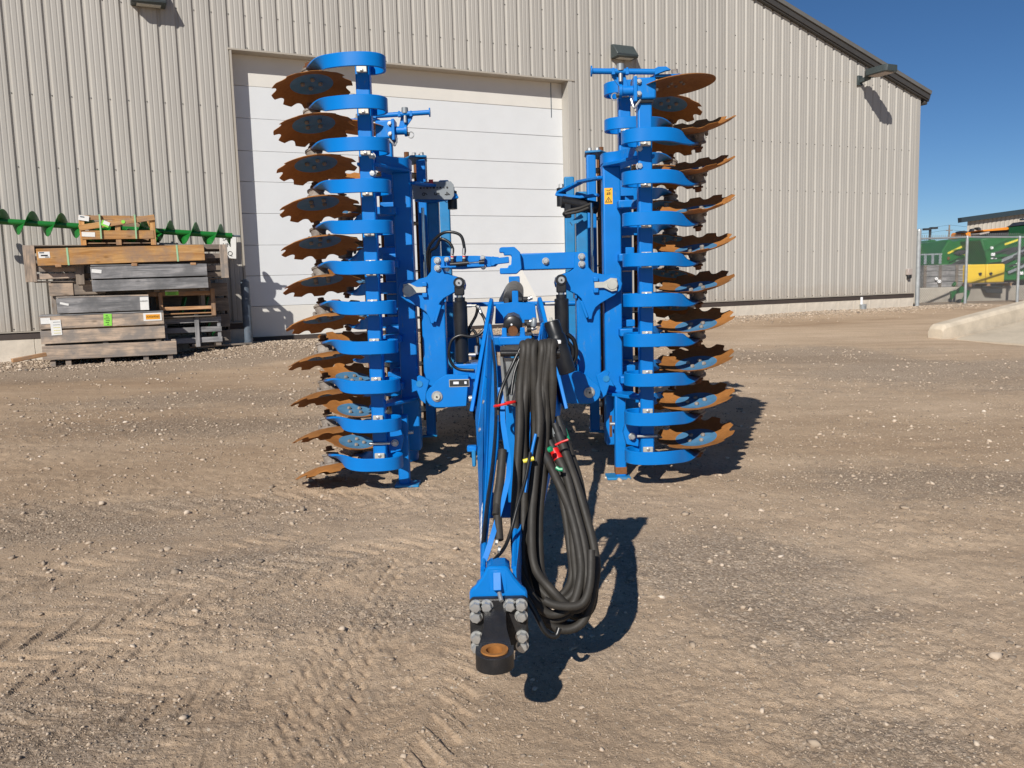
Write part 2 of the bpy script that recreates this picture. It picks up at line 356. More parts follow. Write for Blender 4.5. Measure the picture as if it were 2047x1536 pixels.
def groundmat():
    m, n, l, b = newmat('dirt_and_gravel'); geo = n.new('ShaderNodeNewGeometry'); v = geo.outputs['Position']
    ag = n.new('ShaderNodeAttribute'); ag.attribute_name = 'gravel'; ad = n.new('ShaderNodeAttribute'); ad.attribute_name = 'damp_shade'
    a = noise(n, l, v, 0.9, 8, 0.6); d = ramp(n, l, a.outputs['Fac'], [(0.25, (0.44, 0.32, 0.215)), (0.5, (0.54, 0.405, 0.278)), (0.78, (0.62, 0.48, 0.345))]).outputs[0]
    f = noise(n, l, v, 45, 6, 0.7); d = mix(n, l, 0.38, d, ramp(n, l, f.outputs['Fac'], [(0.3, (0.28, 0.20, 0.135)), (0.5, (0.54, 0.405, 0.278)), (0.72, (0.72, 0.575, 0.43))]).outputs[0])
    vo = N(n, 'ShaderNodeTexVoronoi', Scale=75.0); l.new(v, vo.inputs['Vector'])
    sep = n.new('ShaderNodeSeparateColor'); l.new(vo.outputs['Color'], sep.inputs[0])
    gv = ramp(n, l, sep.outputs[0], [(0.0, (0.20, 0.155, 0.120)), (0.35, (0.34, 0.270, 0.210)), (0.7, (0.47, 0.385, 0.305)), (1.0, (0.64, 0.54, 0.43))]).outputs[0]
    gap = ramp(n, l, vo.outputs['Distance'], [(0.35, (0, 0, 0)), (0.75, (0.8, 0.8, 0.8))]).outputs[0]
    gv = mix(n, l, gap, gv, (0.135, 0.111, 0.085))
    k = noise(n, l, v, 9, 6, 0.75); ma = n.new('ShaderNodeMath'); ma.operation = 'MULTIPLY_ADD'; l.new(k.outputs['Fac'], ma.inputs[0]); ma.inputs[1].default_value = 1.1; l.new(ag.outputs['Fac'], ma.inputs[2])
    gm = ramp(n, l, ma.outputs[0], [(0.72, (0, 0, 0)), (1.5, (0.55, 0.55, 0.55))]).outputs[0]
    mps = n.new('ShaderNodeMapping'); mps.inputs['Scale'].default_value = (0.55, 2.6, 1.0); mps.inputs['Rotation'].default_value = (0, 0, -0.25); l.new(v, mps.inputs[0])
    sk = noise(n, l, mps.outputs[0], 1.3, 9, 0.68); d = mix(n, l, ramp(n, l, sk.outputs['Fac'], [(0.42, (0, 0, 0)), (0.72, (0.8, 0.8, 0.8))]).outputs[0], d, (0.39, 0.285, 0.195))
    gr = noise(n, l, v, 28, 3, 0.8); d = mix(n, l, ramp(n, l, gr.outputs['Fac'], [(0.56, (0, 0, 0)), (0.68, (0.6, 0.6, 0.6))]).outputs[0], d, (0.29, 0.215, 0.15))
    c = mix(n, l, gm, d, gv)
    # sparse pale grit everywhere
    v2 = N(n, 'ShaderNodeTexVoronoi', Scale=42.0); l.new(v, v2.inputs['Vector']); s2 = n.new('ShaderNodeSeparateColor'); l.new(v2.outputs['Color'], s2.inputs[0])
    pick = ramp(n, l, s2.outputs[1], [(0.80, (0, 0, 0)), (0.82, (1, 1, 1))]).outputs[0]; dot = ramp(n, l, v2.outputs['Distance'], [(0.18, (1, 1, 1)), (0.26, (0, 0, 0))]).outputs[0]
    c = mix(n, l, mix(n, l, 1.0, pick, dot, 'MULTIPLY'), c, ramp(n, l, s2.outputs[0], [(0, (0.375, 0.311, 0.241)), (1, (0.750, 0.651, 0.511))]).outputs[0])
    c = mix(n, l, ad.outputs['Fac'], c, mix(n, l, 1.0, c, (0.62, 0.56, 0.50), 'MULTIPLY'))
    l.new(c, b.inputs['Base Color']); b.inputs['Roughness'].default_value = 0.95; b.inputs['Specular IOR Level'].default_value = 0.12
    f2 = noise(n, l, v, 120, 5, 0.7)
    s = n.new('ShaderNodeMath'); s.operation = 'ADD'; l.new(f.outputs['Fac'], s.inputs[0])
    s3 = n.new('ShaderNodeMath'); s3.operation = 'MULTIPLY'; l.new(vo.outputs['Distance'], s3.inputs[0]); l.new(gm, s3.inputs[1])
    s4 = n.new('ShaderNodeMath'); s4.operation = 'MULTIPLY_ADD'; l.new(s3.outputs[0], s4.inputs[0]); s4.inputs[1].default_value = -1.0; l.new(f2.outputs['Fac'], s4.inputs[2]); l.new(s4.outputs[0], s.inputs[1])
    bump(n, l, s.outputs[0], 0.75, 0.013, b)
    return m
MT['ground'] = groundmat()
def stonemat():
    m, n, l, b = newmat('loose_stone'); at_ = n.new('ShaderNodeAttribute'); at_.attribute_name = 'tone'
    c = ramp(n, l, at_.outputs['Fac'], [(0.0, (0.16, 0.132, 0.108)), (0.35, (0.33, 0.258, 0.188)), (0.7, (0.47, 0.375, 0.280)), (0.93, (0.56, 0.46, 0.355)), (1.0, (0.66, 0.58, 0.48))]).outputs[0]
    l.new(c, b.inputs['Base Color']); b.inputs['Roughness'].default_value = 0.85; b.inputs['Specular IOR Level'].default_value = 0.25; return m
MT['stone'] = stonemat()

# ================================================================ GROUND
def _hash(ix, iy, seed):
    h = (ix.astype(np.int64) * 374761393 + iy.astype(np.int64) * 668265263 + seed * 2147483647) & 0xffffffff
    h = ((h ^ (h >> 13)) * 1274126177) & 0xffffffff
    h = (h ^ (h >> 16)) & 0xffff
    return h / 65535.0
def vnoise(x, y, seed):
    ix = np.floor(x); iy = np.floor(y); fx = x - ix; fy = y - iy
    fx = fx * fx * (3 - 2 * fx); fy = fy * fy * (3 - 2 * fy)
    a = _hash(ix, iy, seed); b = _hash(ix + 1, iy, seed); c = _hash(ix, iy + 1, seed); d = _hash(ix + 1, iy + 1, seed)
    return (a * (1 - fx) + b * fx) * (1 - fy) + (c * (1 - fx) + d * fx) * fy - 0.5
def fbm(x, y, f, o, seed, g=0.5):
    s = 0; a = 1.0
    for i in range(o): s = s + a * vnoise(x * f + 17.3 * i, y * f - 9.1 * i, seed + i); f *= 2.03; a *= g
    return s
def polydist(x, y, pts):
    best = np.full(x.shape, 1e9); S = np.zeros_like(x); T = np.zeros_like(x); acc = 0.0
    for (x0, y0), (x1, y1) in zip(pts[:-1], pts[1:]):
        L = math.hypot(x1 - x0, y1 - y0); tx = (x1 - x0) / L; ty = (y1 - y0) / L
        s = np.clip((x - x0) * tx + (y - y0) * ty, 0, L); dx = x - (x0 + s * tx); dy = y - (y0 + s * ty)
        d = np.hypot(dx, dy); k = d < best; best[k] = d[k]; S[k] = (acc + s)[k]; T[k] = (dx * -ty + dy * tx)[k]; acc += L
    return S, T, acc
def spath(pts):
    return [(p.x, p.y) for p in smoothpath([V((a, b, 0)) for a, b in pts], 6)]
LUG = [(spath([(-5.2, 3.9), (-4.0, 4.35), (-2.87, 4.75), (-2.0, 5.05), (-1.2, 5.2), (-0.4, 5.05)]), 0.25, 0.164, 0.013),
       (spath([(-3.6, 2.7), (-2.4, 3.1), (-1.76, 3.62), (-1.3, 3.85), (-0.85, 4.1), (-0.2, 4.3)]), 0.23, 0.127, 0.013),
       (spath([(-2.6, 1.9), (-1.9, 2.35), (-1.3, 2.75), (-0.9, 3.1), (-0.35, 3.35)]), 0.2, 0.115, 0.012),
       (spath([(-0.75, 1.8), (-0.42, 2.3), (-0.3, 2.9), (-0.45, 3.5)]), 0.19, 0.123, 0.014),
       (spath([(-6, 6.2), (-3.5, 6.4), (-1.5, 6.9)]), 0.25, 0.164, 0.008),
       (spath([(-4.4, 3.0), (-3.0, 3.55), (-2.0, 4.1), (-1.0, 4.5)]), 0.2, 0.131, 0.010),
       (spath([(-3.2, 2.0), (-2.3, 2.55), (-1.7, 3.1), (-1.05, 3.5)]), 0.2, 0.107, 0.011),
       (spath([(-1.9, 1.7), (-1.2, 2.25), (-0.75, 2.8)]), 0.18, 0.107, 0.011),
       (spath([(-0.2, 1.9), (0.25, 2.15), (0.7, 2.3), (1.3, 2.5)]), 0.16, 0.123, 0.006),
       (spath([(0.1, 1.6), (0.5, 2.35), (1.2, 2.6)]), 0.2, 0.131, 0.0035)]
ZIG = [(-0.66, 1.8, 4.1), (-0.60, 1.8, 4.0), (-0.53, 1.8, 3.6), (-0.74, 1.9, 3.3)]
def height(x, y):
    pn = NV.x * x + NV.y * y
    z = 0.0266 * np.minimum(pn, WD)
    uu = DV.x * x + DV.y * y; z = z - 0.11 * np.clip((pn - 14.2) / 1.2, 0, 1) * np.clip((2.6 - uu) / 1.2, 0, 1)
    r = np.hypot(x, y); f1 = np.clip(1.3 - r / 40, 0, 1); f2 = np.clip(1.25 - r / 16, 0, 1); f3 = np.clip(1.2 - r / 9, 0, 1)
    z = z + 0.035 * fbm(x, y, 0.45, 3, 3) * f1 + 0.016 * fbm(x, y, 2.2, 3, 11) * f2
    rough = 0.35 + 1.3 * np.clip(fbm(x, y, 0.9, 3, 29) + 0.5, 0, 1)
    z = z + rough * (0.010 * fbm(x, y, 11, 3, 21, 0.6) * f2 + 0.0060 * fbm(x, y, 42, 2, 31, 0.7) * f3)
    pat = np.clip(1.6 * (fbm(x, y, 1.1, 2, 77) + 0.62), 0, 1)
    for pts, hw, pitch, dep in LUG:
        px = [p[0] for p in pts]; py = [p[1] for p in pts]
        k = (x > min(px) - .5) & (x < max(px) + .5) & (y > min(py) - .5) & (y < max(py) + .5)
        if not k.any(): continue
        xx = x[k]; yy = y[k]; wob = 0.05 * fbm(xx, yy, 3, 2, 5)
        S, T, L = polydist(xx, yy, pts); at_ = np.abs(T)
        edge = np.clip((hw - at_) / 0.05, 0, 1) * np.clip(S / 0.3, 0, 1) * np.clip((L - S) / 0.3, 0, 1)
        ph = (S + at_ * 0.85 + np.where(T > 0, 0.5 * pitch, 0) + wob) / pitch; fr = np.abs((ph % 1) - 0.5)
        lug = np.clip((0.28 - fr) / 0.045, 0, 1) * np.clip((at_ - 0.015) / 0.03, 0, 1)
        rim = np.clip(1 - np.abs(at_ - hw - 0.02) / 0.06, 0, 1)
        lip = np.clip((0.40 - fr) / 0.06, 0, 1) - np.clip((0.31 - fr) / 0.05, 0, 1)
        z[k] += 0.75 * np.maximum(pat[k] * 1.2 - 0.2, 0.05) * (-dep * lug * edge + 0.35 * dep * lip * edge - 0.3 * dep * edge + 0.5 * dep * rim * np.clip(S / 0.3, 0, 1) * np.clip((L - S) / 0.3, 0, 1))
    for x0, y0, y1 in ZIG:
        k = (np.abs(x - x0) < 0.12) & (y > y0) & (y < y1)
        if k.any():
            yy = y[k]; zz = np.abs(((yy / 0.085) % 1) - 0.5) * 0.05 + 0.05 * np.sin(yy * 1.7)
            d = np.abs(x[k] - x0 - zz); z[k] += -0.013 * np.clip(1 - d / 0.013, 0, 1) * pat[k] + 0.004 * np.clip(1 - np.abs(d - 0.022) / 0.012, 0, 1)
    return z
PATCH = []
for px_, py_, rx, ry, am in ((60, 1050, 1.1, .38, .75), (310, 1010, .8, .22, .6), (450, 850, 1.6, .5, .5), (830, 1235, .45, .2, .6), (1420, 1130, .5, .38, .6), (1640, 715, 2.4, 1.3, .6),
                             (1930, 740, 2.2, 1.4, .75), (40, 1470, .4, .2, .55), (560, 1120, .5, .2, .35), (1250, 1300, .5, .3, .3), (1900, 960, 1.2, .5, .5), (1600, 1240, .6, .3, .3), (1780, 1480, .3, .15, .5), (350, 800, 2, .6, .4)):
    r_ = ray(px_, py_); t_ = CAM_Z / (-r_.z + 0.0266 * (r_.x * NV.x + r_.y * NV.y)); PATCH.append((r_.x * t_, r_.y * t_, rx, ry, am))
def gravelmask(x, y):
    pn = NV.x * x + NV.y * y; u = DV.x * x + DV.y * y
    left = np.clip((pn - 12.6 - 0.5 * np.clip(u - 2, 0, 6) + 1.0 * fbm(x, y, 0.5, 3, 41)) / 1.2, 0, 1) * np.clip((9.5 - u) / 2, 0, 1)
    right = np.clip((pn - 16.1 + 0.5 * fbm(x, y, 0.7, 3, 43)) / 0.35, 0, 1)
    g = np.maximum(left * 0.85, right * 0.9)
    for cx, cy, rx, ry, am in PATCH:
        d = ((x - cx) / rx) ** 2 + ((y - cy) / ry) ** 2; g = np.maximum(g, am * np.exp(-d * 0.8))
    return np.clip(g + 0.45 * fbm(x, y, 0.8, 4, 47), 0, 1)
def damp_shade_mask(x, y):
    pn = NV.x * x + NV.y * y
    u = DV.x * x + DV.y * y
    band = np.exp(-((pn - 14.3 - 0.4 * fbm(x, y, .3, 2, 51)) / 1.1) ** 2) * np.clip((u - 8) / 4, 0, 1)
    s = np.clip(2.2 * fbm(u * 0.35, pn * 1.8, 0.8, 4, 61) + 0.1, 0, 1)
    return np.clip(0.34 * np.clip(2.0 * fbm(x * .45, y * 1.3, 0.7, 4, 63) + 0.1, 0, 1) + 0.34 * np.clip(-x / 4.5 + 0.15, 0, 1) + 0.75 * band * (0.35 + s), 0, 1)  # damp streaks and band; leftward darkening is rough soil's shade painted in

ang = np.concatenate([np.radians(np.linspace(-41, 41, 760)), np.radians(np.linspace(44, 316, 90))])
rad = np.concatenate([np.linspace(0.4, 1.7, 10), np.geomspace(1.75, 11, 600), np.geomspace(11.1, 48, 150), np.geomspace(52, 4000, 26)])
A_, Rr_ = np.meshgrid(ang, rad); gx = (Rr_ * np.sin(A_)).ravel(); gy = (Rr_ * np.cos(A_)).ravel(); ghz = height(gx, gy)
na, nr = len(ang), len(rad)
co = np.empty((na * nr + 1, 3)); co[:-1, 0] = gx; co[:-1, 1] = gy; co[:-1, 2] = ghz; co[-1] = (0, 0, 0)
i0 = np.arange(nr - 1)[:, None] * na; j0 = np.arange(na)[None, :]; j1 = (j0 + 1) % na
quads = np.stack([i0 + j0, i0 + na + j0, i0 + na + j1, i0 + j1], -1).reshape(-1, 4)[:, ::-1]
def bigmesh(name, co, quads, mat):
    k = quads.shape[1]; me = bpy.data.meshes.new(name); me.vertices.add(len(co)); me.vertices.foreach_set('co', co.astype(np.float32).ravel())
    me.loops.add(quads.size); me.loops.foreach_set('vertex_index', quads.astype(np.int32).ravel())
    me.polygons.add(len(quads)); me.polygons.foreach_set('loop_start', np.arange(0, quads.size, k, dtype=np.int32)); me.polygons.foreach_set('loop_total', np.full(len(quads), k, dtype=np.int32))
    me.materials.append(mat); me.update(calc_edges=True); return me
me = bigmesh('ground', co, quads, MT['ground'])
bm = bmesh.new(); bm.from_mesh(me); bm.verts.ensure_lookup_table(); cv = bm.verts[na * nr]
for j in range(na): bm.faces.new((cv, bm.verts[(j + 1) % na], bm.verts[j]))
bmesh.ops.recalc_face_normals(bm, faces=bm.faces); bm.to_mesh(me); bm.free(); me.shade_smooth()
if me.polygons[5000].normal.z < 0: me.flip_normals()
for nm, arr in (('gravel', gravelmask(gx, gy)), ('damp_shade', damp_shade_mask(gx, gy))):
    q = me.attributes.new(nm, 'FLOAT', 'POINT'); q.data.foreach_set('value', np.append(arr, 0).astype(np.float32))
go = bpy.data.objects.new('ground', me); COL.objects.link(go); go['kind'] = 'structure'

# loose stones: one mesh, too many to count
tp = (1 + 5 ** 0.5) / 2
ICO = np.array([(-1, tp, 0), (1, tp, 0), (-1, -tp, 0), (1, -tp, 0), (0, -1, tp), (0, 1, tp), (0, -1, -tp), (0, 1, -tp), (tp, 0, -1), (tp, 0, 1), (-tp, 0, -1), (-tp, 0, 1)]) / 1.9
ICF = np.array([(0, 11, 5), (0, 5, 1), (0, 1, 7), (0, 7, 10), (0, 10, 11), (1, 5, 9), (5, 11, 4), (11, 10, 2), (10, 7, 6), (7, 1, 8), (3, 9, 4), (3, 4, 2), (3, 2, 6), (3, 6, 8), (3, 8, 9), (4, 9, 5), (2, 4, 11), (6, 2, 10), (8, 6, 7), (9, 8, 1)])
OCT = np.array([(1, 0, 0), (-1, 0, 0), (0, 1, 0), (0, -1, 0), (0, 0, 1), (0, 0, -1)], float); OCF = np.array([(0, 2, 4), (2, 1, 4), (1, 3, 4), (3, 0, 4), (2, 0, 5), (1, 2, 5), (3, 1, 5), (0, 3, 5)])
def stones(name, x, y, size, tone, rng, fine=False):
    n = len(x); ICO_, ICF_ = (OCT, OCF) if fine else (ICO, ICF); kv = len(ICO_); z = height(x, y)
    vv = ICO_[None] * (1 + 0.28 * rng.standard_normal((n, kv, 1)))
    sc3 = np.stack([rng.uniform(.75, 1.25, n), rng.uniform(.6, 1.0, n), rng.uniform(.4, .75, n)], -1); vv = vv * sc3[:, None]
    a = rng.uniform(0, 6.283, n); c, s = np.cos(a)[:, None], np.sin(a)[:, None]
    X = vv[..., 0] * c - vv[..., 1] * s; Y = vv[..., 0] * s + vv[..., 1] * c
    P = np.stack([X, Y, vv[..., 2]], -1) * size[:, None, None] + np.stack([x, y, z + size * 0.18], -1)[:, None]
    me = bigmesh(name, P.reshape(-1, 3), (ICF_[None] + kv * np.arange(n)[:, None, None]).reshape(-1, 3), MT['stone'])
    q = me.attributes.new('tone', 'FLOAT', 'POINT'); q.data.foreach_set('value', np.repeat(tone, kv).astype(np.float32))
    o = bpy.data.objects.new(name, me); COL.objects.link(o); o['kind'] = 'stuff'; return o
rng = np.random.default_rng(5)
n = 52000; r = np.exp(rng.uniform(math.log(1.9), math.log(15), n)); a = rng.uniform(R_(-37), R_(37), n); x = r * np.sin(a); y = r * np.cos(a)
gm = gravelmask(x, y); keep = (rng.uniform(0, 1, n) < 0.10 + 0.55 * np.clip(fbm(x, y, 1.4, 3, 91) + 0.3, 0, 1) + 0.3 * gm) & (NV.x * x + NV.y * y < 16.9)
x, y, r, gm = x[keep], y[keep], r[keep], gm[keep]; n = len(x)
size = 0.0040 * np.power(r / 3, 0.65) * np.exp(0.5 * rng.standard_normal(n)); big = rng.uniform(0, 1, n) < 0.008; size[big] *= 2.4; size = np.clip(size, 0.0015, 0.026)
tone = np.clip(rng.beta(2.2, 1.9, n) - 0.10 * gm + 0.08 * (size > 0.012), 0, 1)
gs = stones('gravel_stones', x, y, size, tone, rng)
n = 150000; r = np.exp(rng.uniform(math.log(1.9), math.log(11), n)); a = rng.uniform(R_(-37), R_(37), n); x = r * np.sin(a); y = r * np.cos(a)
gm = gravelmask(x, y); keep = rng.uniform(0, 1, n) < 0.12 + 0.75 * np.clip(1.6 * fbm(x, y, 1.1, 4, 191) + 0.25, 0, 1) + 0.35 * gm
x, y, r, gm = x[keep], y[keep], r[keep], gm[keep]; n = len(x)
size = np.clip(0.0026 * np.power(r / 3, 0.7) * np.exp(0.42 * rng.standard_normal(n)), 0.001, 0.012)
stones('fine_gravel', x, y, size, np.clip(rng.beta(2.0, 2.0, n) - 0.08, 0, 1), rng, True)
n = 26000; u = rng.uniform(-3, 24, n); d = rng.exponential(0.42, n) + 0.02; d[u < 8] *= 2.3; keep = d < 3.2; u, d = u[keep], d[keep]; n = len(u)
x = DV.x * u + NV.x * (WD - d); y = DV.y * u + NV.y * (WD - d)
rg = stones('wall_gravel', x, y, np.clip(0.0135 * np.exp(0.42 * rng.standard_normal(n)), 0.006, 0.045), np.clip(rng.beta(2, 1.8, n) - 0.02, 0, 1), rng)

# ================================================================ BUILDING
bld = thing('metal_building', 'tan ribbed metal shop building with large white overhead door and dark roof edge', 'building', WP(9, 0, 0.46))
ROOF_K = 0.323
def roofz(u): return 6.374 + ROOF_K * (21.79 - u) if u > -1 else 6.374 + ROOF_K * 22.79 + ROOF_K * (u + 1)
def siding(name, k0, k1, zb, cut=None, last=False):
    # grooves centred on k*RIB; trapezoid grooves pressed into the sheet, with two shallow lines between them
    prof = []
    g = 0.030
    for k in range(k0, k1 + 1):
        c = U0 + RIB * k
        if k == k0: prof += [(c, -g)]
        if k > k0: prof += [(c - 0.042, 0), (c - 0.014, -g)]
        if k == k1: prof += [(c, -g)]
        else:
            prof += [(c + 0.014, -g), (c + 0.042, 0)]
            for q in (0.106, 0.199):
                prof += [(c + q - 0.016, 0), (c + q - 0.006, -0.005), (c + q + 0.006, -0.005), (c + q + 0.016, 0)]
    if last: prof += [(cut, 0)] if cut > prof[-1][0] else []
    mb = MB(); n = len(prof)
    def mid(): return WP(prof[0][0], 0, zb)
    P = [WP(u, q, zb) for u, q in prof] + [WP(u, q, roofz(u) - 0.02) for u, q in prof]
    mb.add(P, [(i, i + 1, n + i + 1, n + i) for i in range(n - 1)])
    return mb.build(name, MT['wall'], bld, ang=20)
k = -19
while k < 64:
    siding('wall_panel', k, min(k + 3, 64), 6.0 if 2 <= k < 26 else 0.862); k += 3
# corner trim, base trim, core wall
UE = 21.66
MB().box(WP((21.52 + UE) / 2 + .02, -0.002, (0.845 + 6.4) / 2), (0.15, 0.03, 6.4 - 0.845), M.Rotation(WANG, 3, 'Z')).build('corner_trim', MT['wall'], bld)
core = MB()
def wbox(mb, u0, u1, n0, n1, z0, z1, m=0):
    return mb.box(WP((u0 + u1) / 2, (n0 + n1) / 2, (z0 + z1) / 2), (u1 - u0, abs(n1 - n0), z1 - z0), M.Rotation(WANG, 3, 'Z'), m)
DL, DR, DT = 2.716, 10.03, 5.995
rc = [WP(u, -0.06, z) for u, z in ()]
def wpoly(mb, pts, n0, n1):
    return mb.prism([(u, z) for u, z in pts], abs(n1 - n0), (WP(0, (n0 + n1) / 2, 0), DV, V((0, 0, 1)), -NV))
wpoly(core, [(-4.2, 0.2), (DL - 0.02, 0.2), (DL - 0.02, DT), (DR + 0.02, DT), (DR + 0.02, 0.2), (UE - 0.05, 0.2), (UE - 0.05, roofz(UE) - .08), (-1, roofz(-1) - .08), (-4.2, roofz(-4.2) - .08)], -0.34, -0.05)
core.build('wall_core', MT['trim'], bld)
mb = MB()
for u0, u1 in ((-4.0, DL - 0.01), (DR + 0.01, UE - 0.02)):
    mb = MB(); wbox(mb, u0, u1, -0.045, 0.012, 0.725, 0.838); mb.build('base_trim', MT['base_trim'], bld)  # dark brown covers the trim and the shadow gap, painted as one band
mb = MB()
for u0, u1 in ((-4.0, DL - 0.01), (DR + 0.01, UE)):
    mb = MB(); wbox(mb, u0, u1, -0.04, 0.035, 0.840, 0.858); mb.build('base_drip_edge', MT['trim'], bld)
cbm = None
for u0, u1 in ((-4.0, DL - 0.02), (DR + 0.02, UE - 0.03)):
    kk = max(1, round((u1 - u0) / 0.61)); wdt = (u1 - u0) / kk
    for i in range(kk):
        mb = MB(); wbox(mb, u0 + i * wdt + 0.003, u0 + (i + 1) * wdt - 0.003, -0.045, 0.0 + 0.003 * random.random(), 0.18, 0.724)
        mb.build('concrete_block', MT['conc'], bld, bevel=0.004)
# screws
mb = MB()
def screw(k, z): mb.box(WP(U0 + RIB * k + 0.004, -0.024, z), (0.015, 0.012, 0.015), M.Rotation(WANG, 3, 'Z'))
for k in range(-15, 64):
    for z in (6.616, 4.922, 3.69, 2.1, 0.90):
        if z < 6 and 2 <= k <= 26: continue
        if z < roofz(U0 + RIB * k) - .1 and (z != 2.1 or k % 3 == 0): screw(k, z)
    if 2 < k < 26: screw(k, 6.03)
    if k % 3 == 0:
        for z in (7.45,): 
            if not (z < 6 and 2 <= k <= 26) and z < roofz(U0 + RIB * k) - .2: screw(k, z)
so_ = mb.build('wall_screw', MT['ink'], bld); so_['kind'] = 'stuff'
# roof rake trim, eave, roof and side
ax = (DV + V((0, 0, -ROOF_K))).normalized(); up = (V((0, 0, 1)) + DV * ROOF_K).normalized()
def rake(name, n0, n1, h0, h1, mat, u0=-1.0, u1=21.93):
    mb = MB(); p0 = WP(u0, (n0 + n1) / 2, roofz(u0) + (h0 + h1) / 2); p1 = WP(u1, (n0 + n1) / 2, 6.374 + ROOF_K * (21.79 - u1) + (h0 + h1) / 2)
    mb.bar(p0, p1, abs(n1 - n0), h1 - h0, up); return mb.build(name, mat, bld, bevel=0.006)
rake('rake_soffit', -0.1, 0.10, -0.035, 0.005, MT['dark_trim'])
rake('rake_trim', -0.1, 0.13, 0.008, 0.150, MT['dark_trim'])
rake('rake_cap', -0.2, 0.165, 0.153, 0.262, MT['dark_trim2'], u1=21.95)
rf = MB(); L = 30
a0 = WP(-1, -0.12, roofz(-1) + 0.20); a1 = WP(22.0, -0.12, roofz(22.0) + 0.20)
rf.add([a0, a1, a1 + NV * L, a0 + NV * L, a0 - V((0, 0, .1)), a1 - V((0, 0, .1)), a1 + NV * L - V((0, 0, .1)), a0 + NV * L - V((0, 0, .1))], [(0, 1, 2, 3), (7, 6, 5, 4), (0, 4, 5, 1), (1, 5, 6, 2), (2, 6, 7, 3), (3, 7, 4, 0)])
rf.build('roof', MT['dark_trim2'], bld)
mb = MB(); wbox(mb, UE - 0.12, UE - 0.03, -30, -0.35, 0.2, 6.3); mb.build('side_wall', MT['wall'], bld)
mb = MB(); wbox(mb, 21.78, 21.92, -1.2, 0.06, 6.22, 6.40); mb.build('gutter_end', MT['dark_trim'], bld, bevel=0.02)
# overhead door
dr = MB(); RCS = 0.300
wbox(dr, DL - 0.2, DR + 0.2, -RCS - 0.12, -RCS - 0.055, 0.3, DT + 0.3); dob = dr.build('overhead_door', MT['door_cream'], bld)
zs = [0.53, 1.142, 1.747, 2.348, 2.966, 3.578, 4.168, 4.785, 5.392, 6.1]
for i in range(9):
    mb = MB(); wbox(mb, DL - 0.15, DR + 0.15, -RCS - 0.054, -RCS, zs[i] + 0.0035, zs[i + 1] - 0.0035)
    mb.build('door_panel', MT['door_cream'] if i in (0, 8) else MT['door'], dob, bevel=0.004)
mb = MB(); wbox(mb, DL - 0.1, DR + 0.1, -RCS - 0.05, -RCS + 0.012, 0.40, 0.526); mb.build('door_bottom_seal', MT['base_trim'], dob)
mb = MB(); wbox(mb, DL - 0.035, DL, -RCS - 0.05, 0.012, 0.42, DT); mb.build('door_jamb', MT['trim'], bld)
mb = MB(); wbox(mb, DR, DR + 0.10, -RCS - 0.05, 0.010, 0.42, DT - 0.03); mb.build('door_jamb', MT['wall'], bld)
mb = MB(); wbox(mb, DL - 0.06, DR + 0.16, -RCS - 0.05, 0.020, DT - 0.028, DT + 0.004); mb.build('door_lintel', MT['trim'], bld)
mb = MB(); wbox(mb, DR - 0.29, DR - 0.272, -RCS + 0.001, -RCS + 0.006, 5.2, 5.97); mb.build('door_cable', MT['steelgrey'], dob)

# ---- lights on the wall
def wall_pack(u, z, label):
    t = thing('wall_pack_light', label, 'wall light', WP(u, 0.14, z), 'boxy lights on the metal siding')
    fr = (WP(u, 0, z), -NV, V((0, 0, 1)), DV)
    MB().prism([(0.0, -0.15), (0.26, -0.155), (0.29, -0.13), (0.29, -0.075), (0.10, 0.155), (0.0, 0.165)], 0.58, fr).build('housing', MT['lampbody'], t, bevel=0.012)
    MB().box(WP(u, 0.15, z - 0.158), (0.40, 0.16, 0.012), M.Rotation(WANG, 3, 'Z')).build('lens', MT['lens'], t)
    MB().box(WP(u, 0.286, z - 0.10), (0.585, 0.012, 0.012), M.Rotation(WANG, 3, 'Z')).build('housing_seam', MT['mdark'], t)
wall_pack(1.32, 6.715, 'dark boxy light high on the siding left of the white overhead door')
wall_pack(11.47, 6.70, 'dark boxy light on the siding just right of the overhead door')
t = thing('area_light', 'dark flat arm light below the roof edge near the building corner', 'wall light', WP(19.22, 0.1, 6.7))
MB().box(WP(19.22, 0.02, 6.68), (0.18, 0.05, 0.26), M.Rotation(WANG, 3, 'Z')).build('mounting_plate', MT['lampbody'], t, bevel=0.008)
MB().bar(WP(19.22, 0.03, 6.66), WP(19.22, 0.36, 6.70), 0.09, 0.11).build('arm', MT['lampbody'], t, bevel=0.01)
fr = (WP(19.22, 0, 6.785), DV, -NV, V((0, 0, 1)))
MB().prism([(-0.12, 0.28), (0.12, 0.28), (0.24, 0.42), (0.24, 0.98), (0.18, 1.08), (-0.18, 1.08), (-0.24, 0.98), (-0.24, 0.42)], 0.17, fr).build('housing', MT['lampbody'], t, bevel=0.012)
MB().prism([(-0.17, 0.45), (0.17, 0.45), (0.17, 0.98), (-0.17, 0.98)], 0.015, (WP(19.22, 0, 6.692), DV, -NV, V((0, 0, 1)))).build('lens', MT['lens2'], t)
t = thing('outlet_box', 'small grey outlet box with dark plug low on the siding near the corner', 'outlet box', WP(21.36, 0.05, 1.42))
MB().box(WP(21.36, 0.05, 1.47), (0.17, 0.10, 0.18), M.Rotation(WANG, 3, 'Z')).build('cover', MT['lens2'], t, bevel=0.01)
MB().box(WP(21.34, 0.06, 1.33), (0.11, 0.08, 0.11), M.Rotation(WANG, 3, 'Z')).build('plug', MT['ink'], t, bevel=0.01)
t = thing('vent_pipe', 'short white pipe standing in a grey collar against the concrete foundation', 'pipe', WP(19.42, 0.1, 0.43))
MB().cyl(WP(19.42, 0.07, 0.55), WP(19.42, 0.07, 0.80), 0.035).build('pipe', MT['pvc'], t)
